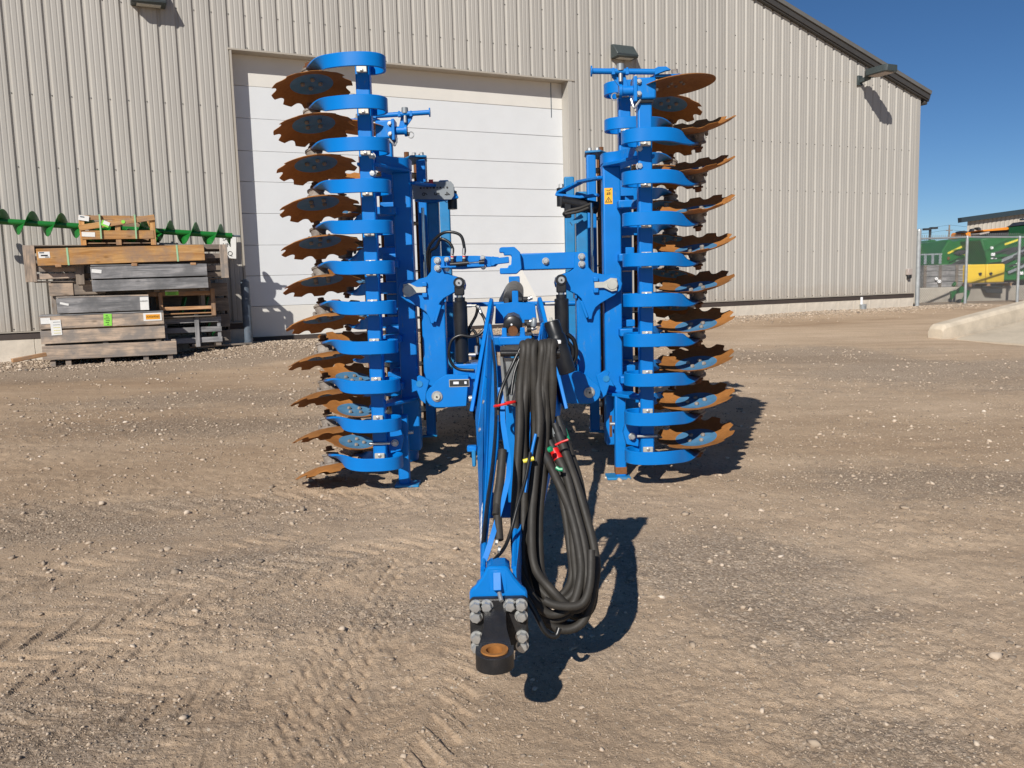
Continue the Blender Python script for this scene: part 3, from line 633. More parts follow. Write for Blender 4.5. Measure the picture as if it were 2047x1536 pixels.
MB().lathe(WP(19.47, 0.08, 0.40), (0, 0, 1), [(0.085, 0), (0.095, 0.2), (0.08, 0.2), (0.05, 0.17)], 16).build('collar', MT['galv'], t)
pb = at(497, 681, 16.15); t = thing('bollard', 'grey blue steel bollard with rounded top beside the overhead door', 'bollard', pb)
MB().lathe(pb - V((0, 0, .15)), (0, 0, 1), [(0.083, 0), (0.083, 1.26), (0.078, 1.285), (0.05, 1.31), (0.015, 1.318)], 22).build('post', MT['steelgrey'], t)

# ================================================================ CRATE PILE
def crate(name, label, u, n, z, cat='crate', tilt=0.0):
    p = WP(u, n, z); t = thing(name, label, cat, p, None, WANG + tilt); return t
def plank(t, x, y, z, L, D, H, mat='greywood', rz=0.0, ry=0.0, name='plank'):
    me = MB().box((0, 0, 0), (L, D, H)); o = me.build(name, MT[mat], t, bevel=0.004, local=True)
    o.location = (x, y, z); o.rotation_euler = (random.uniform(-.004, .004), ry + random.uniform(-.003, .003), rz + random.uniform(-.003, .003)); return o
def vpost(t, x, y, z, w_, d_, H, mat, name='post', ry=0.0):
    o = MB().box((0, 0, 0), (H, d_, w_)).build(name, MT[mat], t, bevel=0.004, local=True); o.location = (x, y, z); o.rotation_euler = (0, R_(90) + ry, 0); return o
def label(t, x, y, z, w_, h_, mat, name='paper_label', roll=0.0):
    o = MB().box((0, 0, 0), (w_, 0.003, h_)).build(name, MT[mat], t, local=True); o.location = (x, y, z); o.rotation_euler = (0, roll, 0); return o
# local frame: x along the wall, y into the wall, z up; origin at the lower left front corner
a = crate('wooden_crate', 'long low reddish brown crate at the bottom of the pile, standing on blocks', -0.79, 1.3, 0.405)
plank(a, 1.03, 0.02, 0.118, 2.06, 0.035, 0.235, 'tanwood', ry=0.012); plank(a, 1.03, 0.95, 0.12, 2.06, 0.035, 0.235, 'tanwood')
for x in (0.0, 2.02): plank(a, x + .02, 0.48, 0.10, 0.03, 0.9, 0.2, 'tanwood', name='end_board')
vpost(a, 2.02, 0.06, 0.14, 0.07, 0.07, 0.22, 'tanwood')
plank(a, 1.0, 0.5, 0.02, 2.0, 0.9, 0.02, 'oldwood', name='floor_board')
for x in (0.14, 0.37, 0.96, 1.56, 1.95):
    plank(a, x, 0.10, -0.055, 0.085, 0.12, 0.10, 'tanwood', name='block'); plank(a, x, 0.85, -0.055, 0.085, 0.12, 0.10, 'oldwood', name='block')
b = crate('wooden_crate', 'long weathered two board crate with white and green papers and an orange AXE69563 label', -0.79, 1.28, 0.675)
plank(b, 0.945, 0.02, 0.115, 1.89, 0.03, 0.215, 'greywood' if False else 'tanwood'); plank(b, 0.945, 0.02, 0.352, 1.89, 0.03, 0.205, 'tanwood')
plank(b, 0.945, 0.47, 0.468, 1.89, 0.86, 0.022, 'greywood', name='lid_board'); plank(b, 0.945, 0.9, 0.235, 1.89, 0.03, 0.43, 'oldwood')
for x in (0.03, 1.86): plank(b, x, 0.46, 0.23, 0.04, 0.84, 0.42, 'oldwood', name='end_board')
plank(b, 0.95, 0.1, 0.232, 1.7, 0.06, 0.03, 'pine', name='inner_board')
for x in (0.10, 0.95, 1.78): plank(b, x, 0.09, -0.02, 0.09, 0.10, 0.045, 'oldwood', name='block'); plank(b, x, 0.8, -0.02, 0.09, 0.10, 0.045, 'oldwood', name='block')
q = label(b, 0.235, -0.002, 0.27, 0.155, 0.25, 'paper', roll=-0.03); label(b, 0.09, 0.001, 0.385, 0.14, 0.10, 'paper')
for i in range(5): label(b, 0.245, -0.0045, 0.36 - i * 0.045, 0.10, 0.006, 'myellow' if i > 1 else 'steelgrey', 'printed_line')
label(b, 1.01, -0.002, 0.365, 0.125, 0.20, 'lime', 'green_label', 0.05)
for i, ww in enumerate((0.03, 0.05, 0.085, 0.06, 0.05, 0.03)): label(b, 1.0 + 0.01 * (i % 2), -0.0045, 0.44 - i * 0.03, ww, 0.009, 'ink', 'printed_line', 0.05)
label(b, 1.71, -0.002, 0.385, 0.29, 0.135, 'paper', 'white_label'); ol = label(b, 1.715, -0.0045, 0.385, 0.225, 0.085, 'orange_lbl', 'orange_label')
def ltext(t, body, size, x, y, z, mat='ink', rx=90):
    cu = bpy.data.curves.new('lettering', 'FONT'); cu.body = body; cu.size = size; cu.align_x = 'CENTER'; cu.align_y = 'CENTER'; cu.extrude = 0.0005
    tmp = bpy.data.objects.new('tmp', cu); COL.objects.link(tmp); dg = bpy.context.evaluated_depsgraph_get(); me = bpy.data.meshes.new_from_object(tmp.evaluated_get(dg)); bpy.data.objects.remove(tmp)
    me.materials.clear(); me.materials.append(MT[mat]); o = bpy.data.objects.new('lettering', me); COL.objects.link(o); o.parent = t; o.location = (x, y, z); o.rotation_euler = (R_(rx), 0, 0); return o
ltext(b, 'AXE69563', 0.048, 1.715, -0.0075, 0.385)
c = crate('wooden_crate', 'grey single board crate lying on the two board crate, white sticker on its right end', -0.515, 1.25, 1.172)
plank(c, 0.70, 0.02, 0.125, 1.40, 0.035, 0.245, 'greywood'); plank(c, 0.70, 0.36, 0.262, 1.40, 0.66, 0.024, 'tanwood', name='lid_board'); plank(c, 0.70, 0.68, 0.125, 1.40, 0.035, 0.245, 'greywood')
for x in (0.02, 1.38): plank(c, x, 0.35, 0.12, 0.03, 0.6, 0.22, 'oldwood', name='end_board')
plank(c, 0.7, 0.35, -0.0, 1.38, 0.6, 0.014, 'oldwood', name='floor_board')
label(c, 1.325, -0.0, 0.12, 0.135, 0.22, 'paper', 'white_label', 0.01); ltext(c, 'AXE52771', 0.028, 1.322, -0.004, 0.16); label(c, 0.11, -0.001, 0.155, 0.13, 0.035, 'paper', 'torn_label', 0.25)
d = crate('wooden_crate', 'open reddish brown frame crate with lime sticker and green parts inside', 0.93, 0.88, 1.03)
for z in (0.41, 0.15, 0.055): plank(d, 0.62, 0.02, z, 0.92, 0.03, 0.075 if z > .3 else (0.06 if z > .1 else 0.022), 'brownwood', name='rail')
plank(d, 0.05, 0.02, 0.41, 0.2, 0.03, 0.075, 'brownwood', name='rail')
vpost(d, 0.165, 0.0, 0.23, 0.065, 0.05, 0.42, 'brownwood'); vpost(d, 1.045, 0.0, 0.245, 0.075, 0.05, 0.49, 'brownwood')
vpost(d, 0.165, 0.6, 0.23, 0.07, 0.05, 0.44, 'brownwood'); vpost(d, 1.045, 0.6, 0.24, 0.07, 0.05, 0.48, 'brownwood')
for z in (0.06, 0.41): plank(d, 1.045, 0.3, z, 0.05, 0.6, 0.06, 'brownwood', name='end_rail')
plank(d, 0.6, 0.62, 0.24, 0.95, 0.02, 0.4, 'oldwood', name='back_board'); plank(d, 0.6, 0.32, 0.0, 0.95, 0.6, 0.02, 'oldwood', name='floor_board')
label(d, 0.36, 0.003, 0.425, 0.22, 0.075, 'lime', 'green_label'); label(d, 0.36, 0.002, 0.463, 0.22, 0.02, 'paper', 'white_label')
for i, ww in enumerate((.16, .12, .15)): label(d, 0.36, 0.0, 0.445 - i * 0.02, ww, 0.006, 'ink', 'printed_line')
for x in (0.55, 0.93): o = MB().box((0, 0, 0), (0.03, 0.25, 0.32)).build('packed_part', MT['mgreen'], d, local=True, bevel=0.006); o.location = (x, 0.25, 0.19); o.rotation_euler = (0, 0.3, 0.1)
e = crate('wooden_crate', 'dark grey slatted crate on the ground at the right end of the pile', 1.12, 0.78, 0.50)
for z in (0.09, 0.28, 0.455): plank(e, 0.50, 0.03, z, 0.98, 0.028, 0.095, 'greywood', name='slat')
vpost(e, 0.56, -0.005, 0.26, 0.075, 0.03, 0.58, 'greywood'); vpost(e, 0.95, 0.06, 0.26, 0.06, 0.04, 0.48, 'greywood'); vpost(e, 0.03, 0.06, 0.26, 0.06, 0.04, 0.48, 'greywood')
for z in (0.1, 0.28, 0.46): plank(e, 0.5, 0.6, z, 0.98, 0.028, 0.095, 'greywood', name='slat'); plank(e, 0.96, 0.3, z, 0.03, 0.5, 0.09, 'greywood', name='end_slat')
plank(e, 0.5, 0.32, 0.512, 0.96, 0.6, 0.02, 'oldwood', name='lid_board')
for x in (0.05, 0.5, 0.92): plank(e, x, 0.3, -0.0, 0.09, 0.6, 0.05, 'oldwood', name='runner')
for x, z in ((0.86, 0.19), (0.8, 0.37)): o = MB().box((0, 0, 0), (0.03, 0.2, 0.13)).build('packed_part', MT['mgreen'], e, local=True); o.location = (x, 0.25, z); o.rotation_euler = (0, 0.4, 0)
f = crate('wooden_crate', 'dark grey crate of two long boards in the middle of the pile', 0.03, 1.18, 1.525)
plank(f, 0.925, 0.02, 0.093, 1.85, 0.035, 0.19, 'greywood', ry=-0.012); plank(f, 0.92, 0.02, 0.312, 1.85, 0.035, 0.20, 'greywood', ry=-0.012)
plank(f, 0.925, 0.45, 0.425, 1.85, 0.84, 0.02, 'greywood', name='lid_board'); plank(f, 0.925, 0.85, 0.2, 1.85, 0.035, 0.38, 'greywood')
for x in (0.03, 1.82): plank(f, x, 0.44, 0.2, 0.035, 0.8, 0.38, 'oldwood', name='end_board')
plank(f, 0.92, 0.44, 0.01, 1.8, 0.8, 0.018, 'oldwood', name='floor_board')
for x in (0.15, 1.0, 1.75): plank(f, x, 0.4, -0.022, 0.09, 0.6, 0.04, 'oldwood', name='runner')
label(f, 0.085, 0.0, 0.33, 0.15, 0.06, 'paper', 'torn_label', 0.12)
h = crate('wooden_crate', 'wide weathered slatted crate behind the orange timber, end posts sticking out', -0.88, 0.98, 1.70)
for z in (0.07, 0.185): plank(h, 0.35, 0.03, z + .02, 0.66, 0.03, 0.085, 'tanwood', name='slat')
for z in (0.40, 0.56): plank(h, 2.85, 0.03, z, 0.60, 0.03, 0.085, 'oldwood', name='slat')
for z in (0.07, 0.185): plank(h, 2.85, 0.03, z, 0.60, 0.03, 0.085, 'oldwood', name='slat')
vpost(h, 0.02, 0.0, 0.30, 0.17, 0.04, 0.60, 'tanwood'); vpost(h, 3.08, 0.0, 0.30, 0.13, 0.04, 0.60, 'tanwood'); vpost(h, 0.74, 0.0, 0.11, 0.13, 0.04, 0.34, 'oldwood')
for z in (0.1, 0.33, 0.55): plank(h, 1.55, 0.70, z, 3.08, 0.03, 0.10, 'oldwood', name='slat'); plank(h, 3.09, 0.36, z, 0.03, 0.62, 0.10, 'oldwood', name='end_slat'); plank(h, 0.02, 0.36, z, 0.03, 0.62, 0.10, 'oldwood', name='end_slat')
plank(h, 1.55, 0.36, 0.60, 3.0, 0.5, 0.02, 'oldwood', name='lid_board'); plank(h, 1.55, 0.36, 0.0, 3.0, 0.6, 0.02, 'oldwood', name='floor_board')
g = crate('timber_bundle', 'fresh orange pine beam bundle tied with two pale green straps', -0.745, 1.16, 1.99, 'timber')
plank(g, 1.30, 0.09, 0.135, 2.60, 0.17, 0.275, 'pine', ry=-0.022, name='beam')
for x in (0.45, 2.15):
    o = MB().box((0, 0, 0), (0.028, 0.182, 0.285)).build('strap', MT['strap'], g, local=True); o.location = (x, 0.09, 0.135 + (x - 1.3) * 0.022); o.rotation_euler = (0, -0.022, 0)
label(g, 0.11, 0.0025, 0.145, 0.165, 0.10, 'paper', 'white_label', -.02); label(g, 0.075, 0.0, 0.18, 0.07, 0.018, 'steelgrey', 'printed_line'); label(g, 0.11, 0.0, 0.135, 0.10, 0.022, 'ink', 'printed_line'); label(g, 0.15, 0.0, 0.11, 0.06, 0.01, 'ink', 'printed_line')
for x in (0.3, 1.45, 2.4): plank(g, x, 0.1, -0.035, 0.09, 0.25, 0.045, 'brownwood', name='block')
i_ = crate('wooden_crate', 'small fresh pine frame crate on top of the pile, bound with green straps', -0.10, 1.02, 2.30)
plank(i_, 0.60, 0.02, 0.17, 1.12, 0.025, 0.145, 'pine', ry=-0.012); plank(i_, 0.6, 0.0, 0.375, 1.20, 0.022, 0.095, 'pine', ry=-0.155); plank(i_, 0.44, 0.03, 0.455, 0.75, 0.02, 0.075, 'pine'); plank(i_, 0.95, 0.04, 0.46, 0.4, 0.02, 0.06, 'pine')
for x in (0.055, 0.60, 1.15): vpost(i_, x, 0.045, 0.245, 0.085, 0.05, 0.50, 'pine', ry=random.uniform(-.02, .02)); vpost(i_, x, 0.62, 0.25, 0.085, 0.05, 0.5, 'pine')
for z in (0.1, 0.4): plank(i_, 0.6, 0.65, z, 1.12, 0.025, 0.12, 'pine2'); 
for x in (0.055, 1.15):
    for z in (0.09, 0.42): plank(i_, x, 0.34, z, 0.03, 0.56, 0.085, 'pine2', name='end_rail')
plank(i_, 0.6, 0.3, 0.03, 1.1, 0.5, 0.02, 'pine2', name='floor_board')
for x in (0.33, 0.875):
    o = MB().box((0, 0, 0), (0.024, 0.02, 0.40)).build('strap', MT['strap'], i_, local=True); o.location = (x, -0.016, 0.30)
    o = MB().box((0, 0, 0), (0.024, 0.66, 0.008)).build('strap', MT['strap'], i_, local=True); o.location = (x, 0.31, 0.505)
label(i_, 0.09, 0.002, 0.445, 0.16, 0.085, 'paper', 'white_label', 0.15); label(i_, 0.14, 0.003, 0.175, 0.2, 0.075, 'paper', 'white_label', 0.04); label(i_, 0.07, -0.002, 0.465, 0.06, 0.016, 'steelgrey', 'printed_line', 0.15)
label(i_, 0.41, -0.02, 0.35, 0.12, 0.09, 'lime', 'green_label', 0.4); label(i_, 0.43, -0.022, 0.36, 0.10, 0.06, 'paper', 'white_label', 0.4)
o = MB().cyl((0, 0.006, 0), (0, -0.006, 0), 0.03, 18).build('round_sticker', MT['lime'], i_, local=True); o.location = (0.69, -0.012, 0.387)
for x in (0.25, 0.8): o = MB().box((0, 0, 0), (0.2, 0.3, 0.2)).build('packed_part', MT['mgreen'], i_, local=True, bevel=.02); o.location = (x, 0.36, 0.19); o.rotation_euler = (0.3, 0.4, 0.2)
j = crate('wooden_crate', 'brown grey board crate end showing below the wide slatted crate, in shade', -0.64, 0.9, 1.46)
plank(j, 0.20, 0.02, 0.11, 0.36, 0.03, 0.215, 'tanwood'); plank(j, 1.4, 0.04, 0.11, 2.4, 0.03, 0.20, 'oldwood'); plank(j, 1.3, 0.3, 0.22, 2.5, 0.56, 0.02, 'oldwood', name='lid_board')
vpost(j, 0.07, 0.1, -0.15, 0.07, 0.06, 0.32, 'tanwood', 'leg'); plank(j, 1.3, 0.55, 0.1, 2.5, 0.03, 0.2, 'oldwood'); vpost(j, 2.45, 0.1, -0.1, 0.07, 0.06, 0.4, 'oldwood', 'leg'); vpost(j, 2.45, 0.5, -0.15, 0.07, 0.06, 0.32, 'oldwood', 'leg')
k_ = crate('wooden_crate', 'dark crate standing against the siding behind the slatted crates', 1.95, 0.45, 0.5)
for z in (0.12, 0.42, 0.72, 1.0): plank(k_, 0.15, 0.0, z, 0.4, 0.03, 0.24, 'oldwood', name='slat'); plank(k_, 0.15, 0.3, z, 0.4, 0.03, 0.24, 'oldwood', name='slat')
for x in (-.03, 0.33): plank(k_, x, 0.15, 0.55, 0.03, 0.3, 1.1, 'oldwood', name='end_board')
# auger lying on the pile
A0 = WP(-1.75, 0.62, 2.745); A1 = WP(2.42, 0.62, 2.475); axd = (A1 - A0).normalized(); AL = (A1 - A0).length
aug = thing('auger', 'long green auger with spiral flighting lying across the top of the crate pile', 'auger', (A0 + A1) / 2)
MB().tube([A0 + axd * (AL * i / 10) for i in range(11)], 0.052, 16).build('tube', MT['agreen'], aug)
MB().cyl(A1, A1 + axd * 0.15, 0.02, 12).build('shaft', MT['steelgrey'], aug)
e1 = axd.cross(V((0, 0, 1))).normalized(); e2 = e1.cross(axd)
def flight(s0, s1, name):
    mb = MB(); P = []; F = []; k = max(4, int((s1 - s0) / 0.48 * 36)); th = 0.006
    for i in range(k + 1):
        s = s0 + (s1 - s0) * i / k; an = 2 * math.pi * s / 0.43 - 0.1
        rd = e1 * math.cos(an) + e2 * math.sin(an); c = A0 + axd * s
        for r, dd in ((0.045, -th), (0.205, -th / 2), (0.205, th / 2), (0.045, th)): P.append(c + rd * r + axd * dd)
    for i in range(k):
        for j2 in range(4): F.append((i * 4 + j2, i * 4 + (j2 + 1) % 4, (i + 1) * 4 + (j2 + 1) % 4, (i + 1) * 4 + j2))
    F += [(0, 1, 2, 3), (4 * k + 3, 4 * k + 2, 4 * k + 1, 4 * k)]
    mb.add(P, F); return mb.build(name, MT['agreen'], aug, ang=50)
flight(0.0, 2.05, 'flighting'); flight(2.05, AL - 0.02, 'flighting')
t = crate('sign_board', 'white sign board with black lettering leaning on the siding behind the auger', 2.27, 0.10, 2.07, 'sign')
o = MB().box((0, 0, 0), (0.30, 0.012, 0.42)).build('board', MT['paper'], t, local=True, bevel=.004); o.location = (0.14, 0, 0.22); o.rotation_euler = (0, 0.06, 0)
for tx, sz, x, z in (('SAL', 0.08, 0.11, 0.37), ('LIN', 0.10, 0.12, 0.26), ('Q', 0.12, 0.17, 0.10)): ltext(t, tx, sz, x, -0.009, z)
t = crate('scrap_board', 'short dark board lying on the gravel left of the crate pile', -1.16, 1.62, 0.50, 'board')
plank(t, 0.2, 0.0, 0.0, 0.5, 0.09, 0.06, 'brownwood', rz=0.35, ry=-0.12, name='board')
t = crate('scrap_board', 'thin brown board lying flat on the gravel right of the crate pile', 1.55, 0.62, 0.462, 'board')
plank(t, 0.55, 0.05, 0.0, 1.15, 0.07, 0.03, 'oldwood', rz=0.12, ry=-0.01, name='board')

# ================================================================ CONCRETE RAMP AND CURB (right)
sa = gp(7.865, 14.97, -0.03); sb = gp(8.75, 12.6, -0.02)
e1v = V((9.74, 16.0, 0.563)); dirr = (e1v - V((7.70, 15.0, 0.285))).normalized()
cA = V((7.70, 15.05, 0.15)); sl = dirr.z
far = V((7.715, 14.955, 0.275)) + dirr * 14
mb = MB()
top = [V((7.86, 14.94, 0.262)), V((8.75, 12.6, 0.245)), V((8.75, 12.6, .245)) + dirr * 13, far]
mb.add(top + [p - V((0, 0, 1.2)) for p in top], [(0, 1, 2, 3), (7, 6, 5, 4), (0, 4, 5, 1), (1, 5, 6, 2), (2, 6, 7, 3), (3, 7, 4, 0)])
rs = mb.build('concrete_ramp', MT['slab'], None, smooth=False); rs['kind'] = 'structure'
side = V((-dirr.y, dirr.x, 0)).normalized()          # across the curb, away from the slab
curb = thing('concrete_curb', 'pale rounded concrete curb wall along the back of the ramp', 'curb', V((7.75, 15.2, 0.27)))
prof = [(0.0, -0.5), (0.0, 0.19), (0.02, 0.235), (0.06, 0.262), (0.27, 0.262), (0.31, 0.235), (0.33, 0.19), (0.33, -0.5)]
mb = MB(); P = []; st = [0, 0.03, 0.08, 0.3] + [0.3 + 0.5 * i for i in range(1, 28)]
for s in st:
    sh = 1.0 - 0.30 * max(0, 1 - s / 0.08) ** 2 - 0.08 * max(0, 1 - s / 1.5)
    for q, z in prof: P.append(V((7.70, 14.98, 0.272)) + dirr * s + side * (0.165 + (q - .165) * (1 - 0.10 * max(0, 1 - s / 0.08))) + V((0, 0, z * sh if z > 0 else z + random.uniform(0, 0))) + V((0, 0, random.uniform(-.002, .002))))
k = len(prof); F = []
for i in range(len(st) - 1):
    for j2 in range(k): F.append((i * k + j2, i * k + (j2 + 1) % k, (i + 1) * k + (j2 + 1) % k, (i + 1) * k + j2))
F += [tuple(range(k - 1, -1, -1)), tuple((len(st) - 1) * k + q for q in range(k))]
mb.add(P, F); mb.build('curb_body', MT['curb'], curb, ang=16)

# ================================================================ FENCE AND YARD BEYOND
fp = [at(1833, 613, 24.9), at(1929, 603, 25.7), at(2033, 604, 26.4)]
d_ = (fp[2] - fp[1]); fp.append(fp[2] + V((d_.x, d_.y, 0))); fp.append(fp[3] + V((d_.x, d_.y, 0)))
ft = thing('chain_link_fence', 'galvanized chain link fence running from the building corner', 'fence', fp[0])
tops = [2.42, 2.46, 2.44, 2.44, 2.44]
for i, p in enumerate(fp):
    r = 0.062 if i == 0 else 0.043; zt = 2.64 if i == 0 else tops[i] - 0.02
    MB().lathe(V((p.x, p.y, 0.25)), (0, 0, 1), [(r, 0), (r, zt - 0.25), (r * 1.1, zt - 0.25), (r * 0.9, zt - 0.2), (r * 0.3, zt - 0.18)], 14).build('post', MT['fence'], ft)
for i in range(len(fp) - 1):
    MB().cyl(V((fp[i].x, fp[i].y, tops[i])), V((fp[i + 1].x, fp[i + 1].y, tops[i + 1])), 0.026, 10).build('top_rail', MT['fence'], ft)
wm = MB(); PIT = 0.085
for i in range(len(fp) - 1):
    a_ = V((fp[i].x, fp[i].y, 0)); b_ = V((fp[i + 1].x, fp[i + 1].y, 0)); L = (b_ - a_).length; e_ = (b_ - a_) / L; zb = 0.47; H = tops[i] + 0.06 - zb
    for sgn in (1, -1):
        k0 = -int(H / PIT) - 1
        for q in range(k0, int(L / PIT) + int(H / PIT) + 2):
            x0 = q * PIT; t0, t1 = 0.0, H
            xs = lambda t: x0 + sgn * t
            lo, hi = (0 - x0) * sgn, (L - x0) * sgn
            if lo > hi: lo, hi = hi, lo
            t0, t1 = max(0, lo), min(H, hi)
            if t1 - t0 > 0.02:
                off = V((-e_.y, e_.x, 0)) * (0.004 * sgn)
                wm.tube([a_ + e_ * xs(t0) + V((0, 0, zb + t0)) + off, a_ + e_ * xs(t1) + V((0, 0, zb + t1)) + off], 0.0034, 4, False)
    nb = int(L / 0.085)
    for q in range(nb):
        p = a_ + e_ * (q + .5) * L / nb + V((0, 0, zb + H)); wm.tube([p - e_ * .012, p + V((0, 0, .05))], 0.0045, 3, False); wm.tube([p + e_ * .012, p + V((0, 0, .05))], 0.0045, 3, False)
wo = wm.build('chain_link_mesh', MT['wire'], ft, smooth=False); wo['kind'] = 'stuff'
# concrete block wall
bw = thing('block_wall', 'low row of large grey concrete blocks just behind the chain link fence', 'wall', V((16, 28.2, 0.42)))
x = 13.25
while x < 19.5:
    wdt = 1.75; MB().box((x + wdt / 2, 28.2 + random.uniform(-.02, .02), 0.62 + random.uniform(-.01, .01)), (wdt - 0.025, 0.62, 0.62), M.Rotation(0.02, 3, 'Z')).build('concrete_block', MT['block'], bw, bevel=0.035, seg=2); x += wdt
t = thing('wooden_crate', 'grey slatted wooden crate on the concrete blocks behind the fence', 'crate', V((14.45, 28.4, 0.95)))
for z in (1.02, 1.20, 1.38, 1.56): MB().box((14.47, 28.1, z), (1.52, 0.03, 0.165)).build('slat', MT['greywood'], t, bevel=.004)
for x in (13.75, 14.25, 14.8, 15.2): MB().box((x, 28.07, 1.3), (0.09, 0.03, 0.72)).build('batten', MT['oldwood'], t)
MB().box((14.47, 28.45, 1.66), (1.56, 0.75, 0.03)).build('lid', MT['greywood'], t); MB().box((14.47, 28.78, 1.3), (1.5, 0.03, 0.7)).build('back_board', MT['greywood'], t)
for x in (13.72, 15.22): MB().box((x, 28.45, 1.3), (0.03, 0.66, 0.7)).build('end_board', MT['greywood'], t)
MB().cyl((14.1, 28.05, 1.22), (14.1, 28.0, 1.22), 0.05).build('white_cap', MT['pvc'], t); MB().cyl((14.2, 28.05, 1.13), (14.2, 28.0, 1.13), 0.06).build('white_cap', MT['pvc'], t)
t = thing('crate_rack', 'light grey slatted rack standing on the grey crate behind the fence', 'rack', V((14.0, 28.6, 1.7)))
for x in (13.72, 13.95, 14.2, 14.45): MB().box((x, 28.5, 1.86), (0.08, 0.03, 0.30)).build('upright', MT['galv'], t)
MB().box((14.08, 28.5, 2.03), (0.86, 0.05, 0.05)).build('top_rail', MT['galv'], t)
for nm, x, lb in (('drum', 15.31, 'left yellow drum with dark round opening, on the pallet'), ('drum', 15.93, 'right yellow drum with dark round opening, on the pallet')):
    t = thing(nm, lb, 'drum', V((x, 28.05, 1.05)), 'yellow drums behind the fence')
    MB().prism([(-0.27, 0), (0.27, 0), (0.295, 0.03), (0.302, 0.30), (0.302, 0.57), (0.28, 0.605), (-0.28, 0.605), (-0.302, 0.57), (-0.302, 0.30), (-0.295, 0.03)], 0.5, (V((x, 28.05, 1.045)), V((1, 0, 0)), V((0, 0, 1)), V((0, -1, 0)))).build('body', MT['drum'], t, bevel=0.03, seg=2)
    MB().cyl((x + (0.10 if x < 15.6 else -0.17), 27.80, 1.34), (x + (0.10 if x < 15.6 else -0.17), 27.745, 1.34), 0.045, 14).build('opening', MT['ink'], t)
t = thing('pallet', 'brown wooden pallet under the two yellow drums', 'pallet', V((15.65, 28.1, 0.94)))
for y in (27.75, 27.95, 28.15, 28.35): MB().box((15.7, y, 1.03), (1.5, 0.14, 0.03)).build('deck_board', MT['oldwood'], t)
for x in (15.05, 15.65, 16.35): MB().box((x, 28.05, 0.975), (0.10, 0.75, 0.08)).build('runner', MT['brownwood'], t)
t = thing('implement_hook', 'green angled implement frame with dark foot in front of the concrete blocks', 'implement part', V((15.1, 27.2, 0.45)))
B0 = at(1902, 607, 27.2)
def gp2(*pts, th=0.12, mat='mgreen', name='frame', Y=27.2, tt=None):
    P = [at(px_, py_, Y) for px_, py_ in pts]
    return MB().prism([(p.x, p.z) for p in P], th, (V((0, Y, 0)), V((1, 0, 0)), V((0, 0, 1)), V((0, -1, 0)))).build(name, MT[mat], tt or t, bevel=0.01)
gp2((1900, 583), (1912, 581), (1922, 572), (1929, 576), (1930, 584), (1909, 588), (1901, 600)); gp2((1932, 580), (1938, 582), (1935, 592), (1928, 606), (1920, 606), (1926, 596)); gp2((1914, 600), (1921, 598), (1919, 607), (1910, 607), mat='mdark', name='foot')
gp2((1903, 570), (1909, 563), (1911, 568), (1906, 574), name='lug')
t = thing('step_bracket', 'black trapezoid bracket hanging on the front of the concrete blocks', 'bracket', V((16.2, 27.75, 0.8)))
gp2((1963, 572), (2003, 571), (2003, 574), (1963, 575), mat='mdark', name='top_bar', Y=27.76, tt=t); gp2((1965, 577), (2002, 577), (2002, 587), (1970, 586), mat='mdark', name='plate', Y=27.74, tt=t)
# green harvesters parked in a row
def harvester(lb, pts, Y, stripe, lights, darks, depth=2.6):
    P = [at(a_, b_, Y) for a_, b_ in pts]; c_ = sum(P, V((0, 0, 0))) / len(P)
    t = thing('green_machine', lb, 'farm machine', V((c_.x, Y + depth / 2, 0.46)), 'green farm machines parked behind the fence')
    fr = lambda yy: (V((0, yy, 0)), V((1, 0, 0)), V((0, 0, 1)), V((0, -1, 0)))
    MB().prism([(p.x, p.z) for p in P], depth, fr(Y + depth / 2)).build('body', MT['mgreen'], t, bevel=0.05)
    for s_ in stripe:
        Q = [at(a_, b_, Y) for a_, b_ in s_]; MB().bar(Q[0] + V((0, -.02, 0)), Q[1] + V((0, -.02, 0)), 0.03, 0.075).build('stripe', MT['myellow'], t)
    for a_, b_ in lights:
        q = at(a_, b_, Y); MB().cyl(q + V((0, .02, 0)), q + V((0, -.09, 0)), 0.055, 10).build('work_light', MT['pvc'], t)
    for dk in darks:
        Q = [at(a_, b_, Y) for a_, b_ in dk]; MB().prism([(p.x, p.z) for p in Q], 0.06, fr(Y - 0.03)).build('panel_opening', MT['mdark'], t, bevel=.01)
    for i in range(3):
        qa = at(pts[0][0] + 6 + i * 18, pts[0][1] + 24 + i * 5, Y); qb = qa + V((0.9, 0, 0.42)); MB().bar(qa + V((0, -.03, 0)), qb + V((0, -.03, 0)), 0.05, 0.04).build('rail', MT['mgreen'], t)
    zs_ = [p.z for p in P]; xr = [p.x for p in P]; rr_ = random.Random(int(Y * 10))
    for i in range(16):
        xa = rr_.uniform(min(xr) + .3, max(xr) - .9); za = rr_.uniform(1.3, min(zs_) + (max(zs_) - min(zs_)) * .72); La = rr_.uniform(0.3, 1.1); sl2 = rr_.choice((.42, .42, .1, -.3))
        MB().bar((xa, Y - rr_.uniform(.04, .14), za), (xa + La, Y - rr_.uniform(.04, .14), za + La * sl2), 0.04, rr_.uniform(.03, .11)).build(rr_.choice(('hydraulic_line', 'frame_rail', 'guard_rail')), MT[rr_.choice(('mdark', 'mgreen', 'mdark', 'mgreen', 'agreen', 'galv'))], t)
    for i in range(6):
        xa = rr_.uniform(min(xr) + .3, max(xr) - .5); za = rr_.uniform(1.3, 2.2); MB().box((xa, Y - .05, za), (rr_.uniform(.06, .2), .05, rr_.uniform(.04, .14))).build('decal', MT[rr_.choice(('pvc', 'myellow', 'mdark', 'rustbar'))], t)
    lo = min(p.z for p in P); xs_ = [p.x for p in P]
    for xw in (min(xs_) + .5, max(xs_) - .6):
        MB().cyl((xw, Y + 0.3, 0.95), (xw, Y + 0.8, 0.95), 0.55, 20).build('wheel', MT['mdark'], t)
    return t
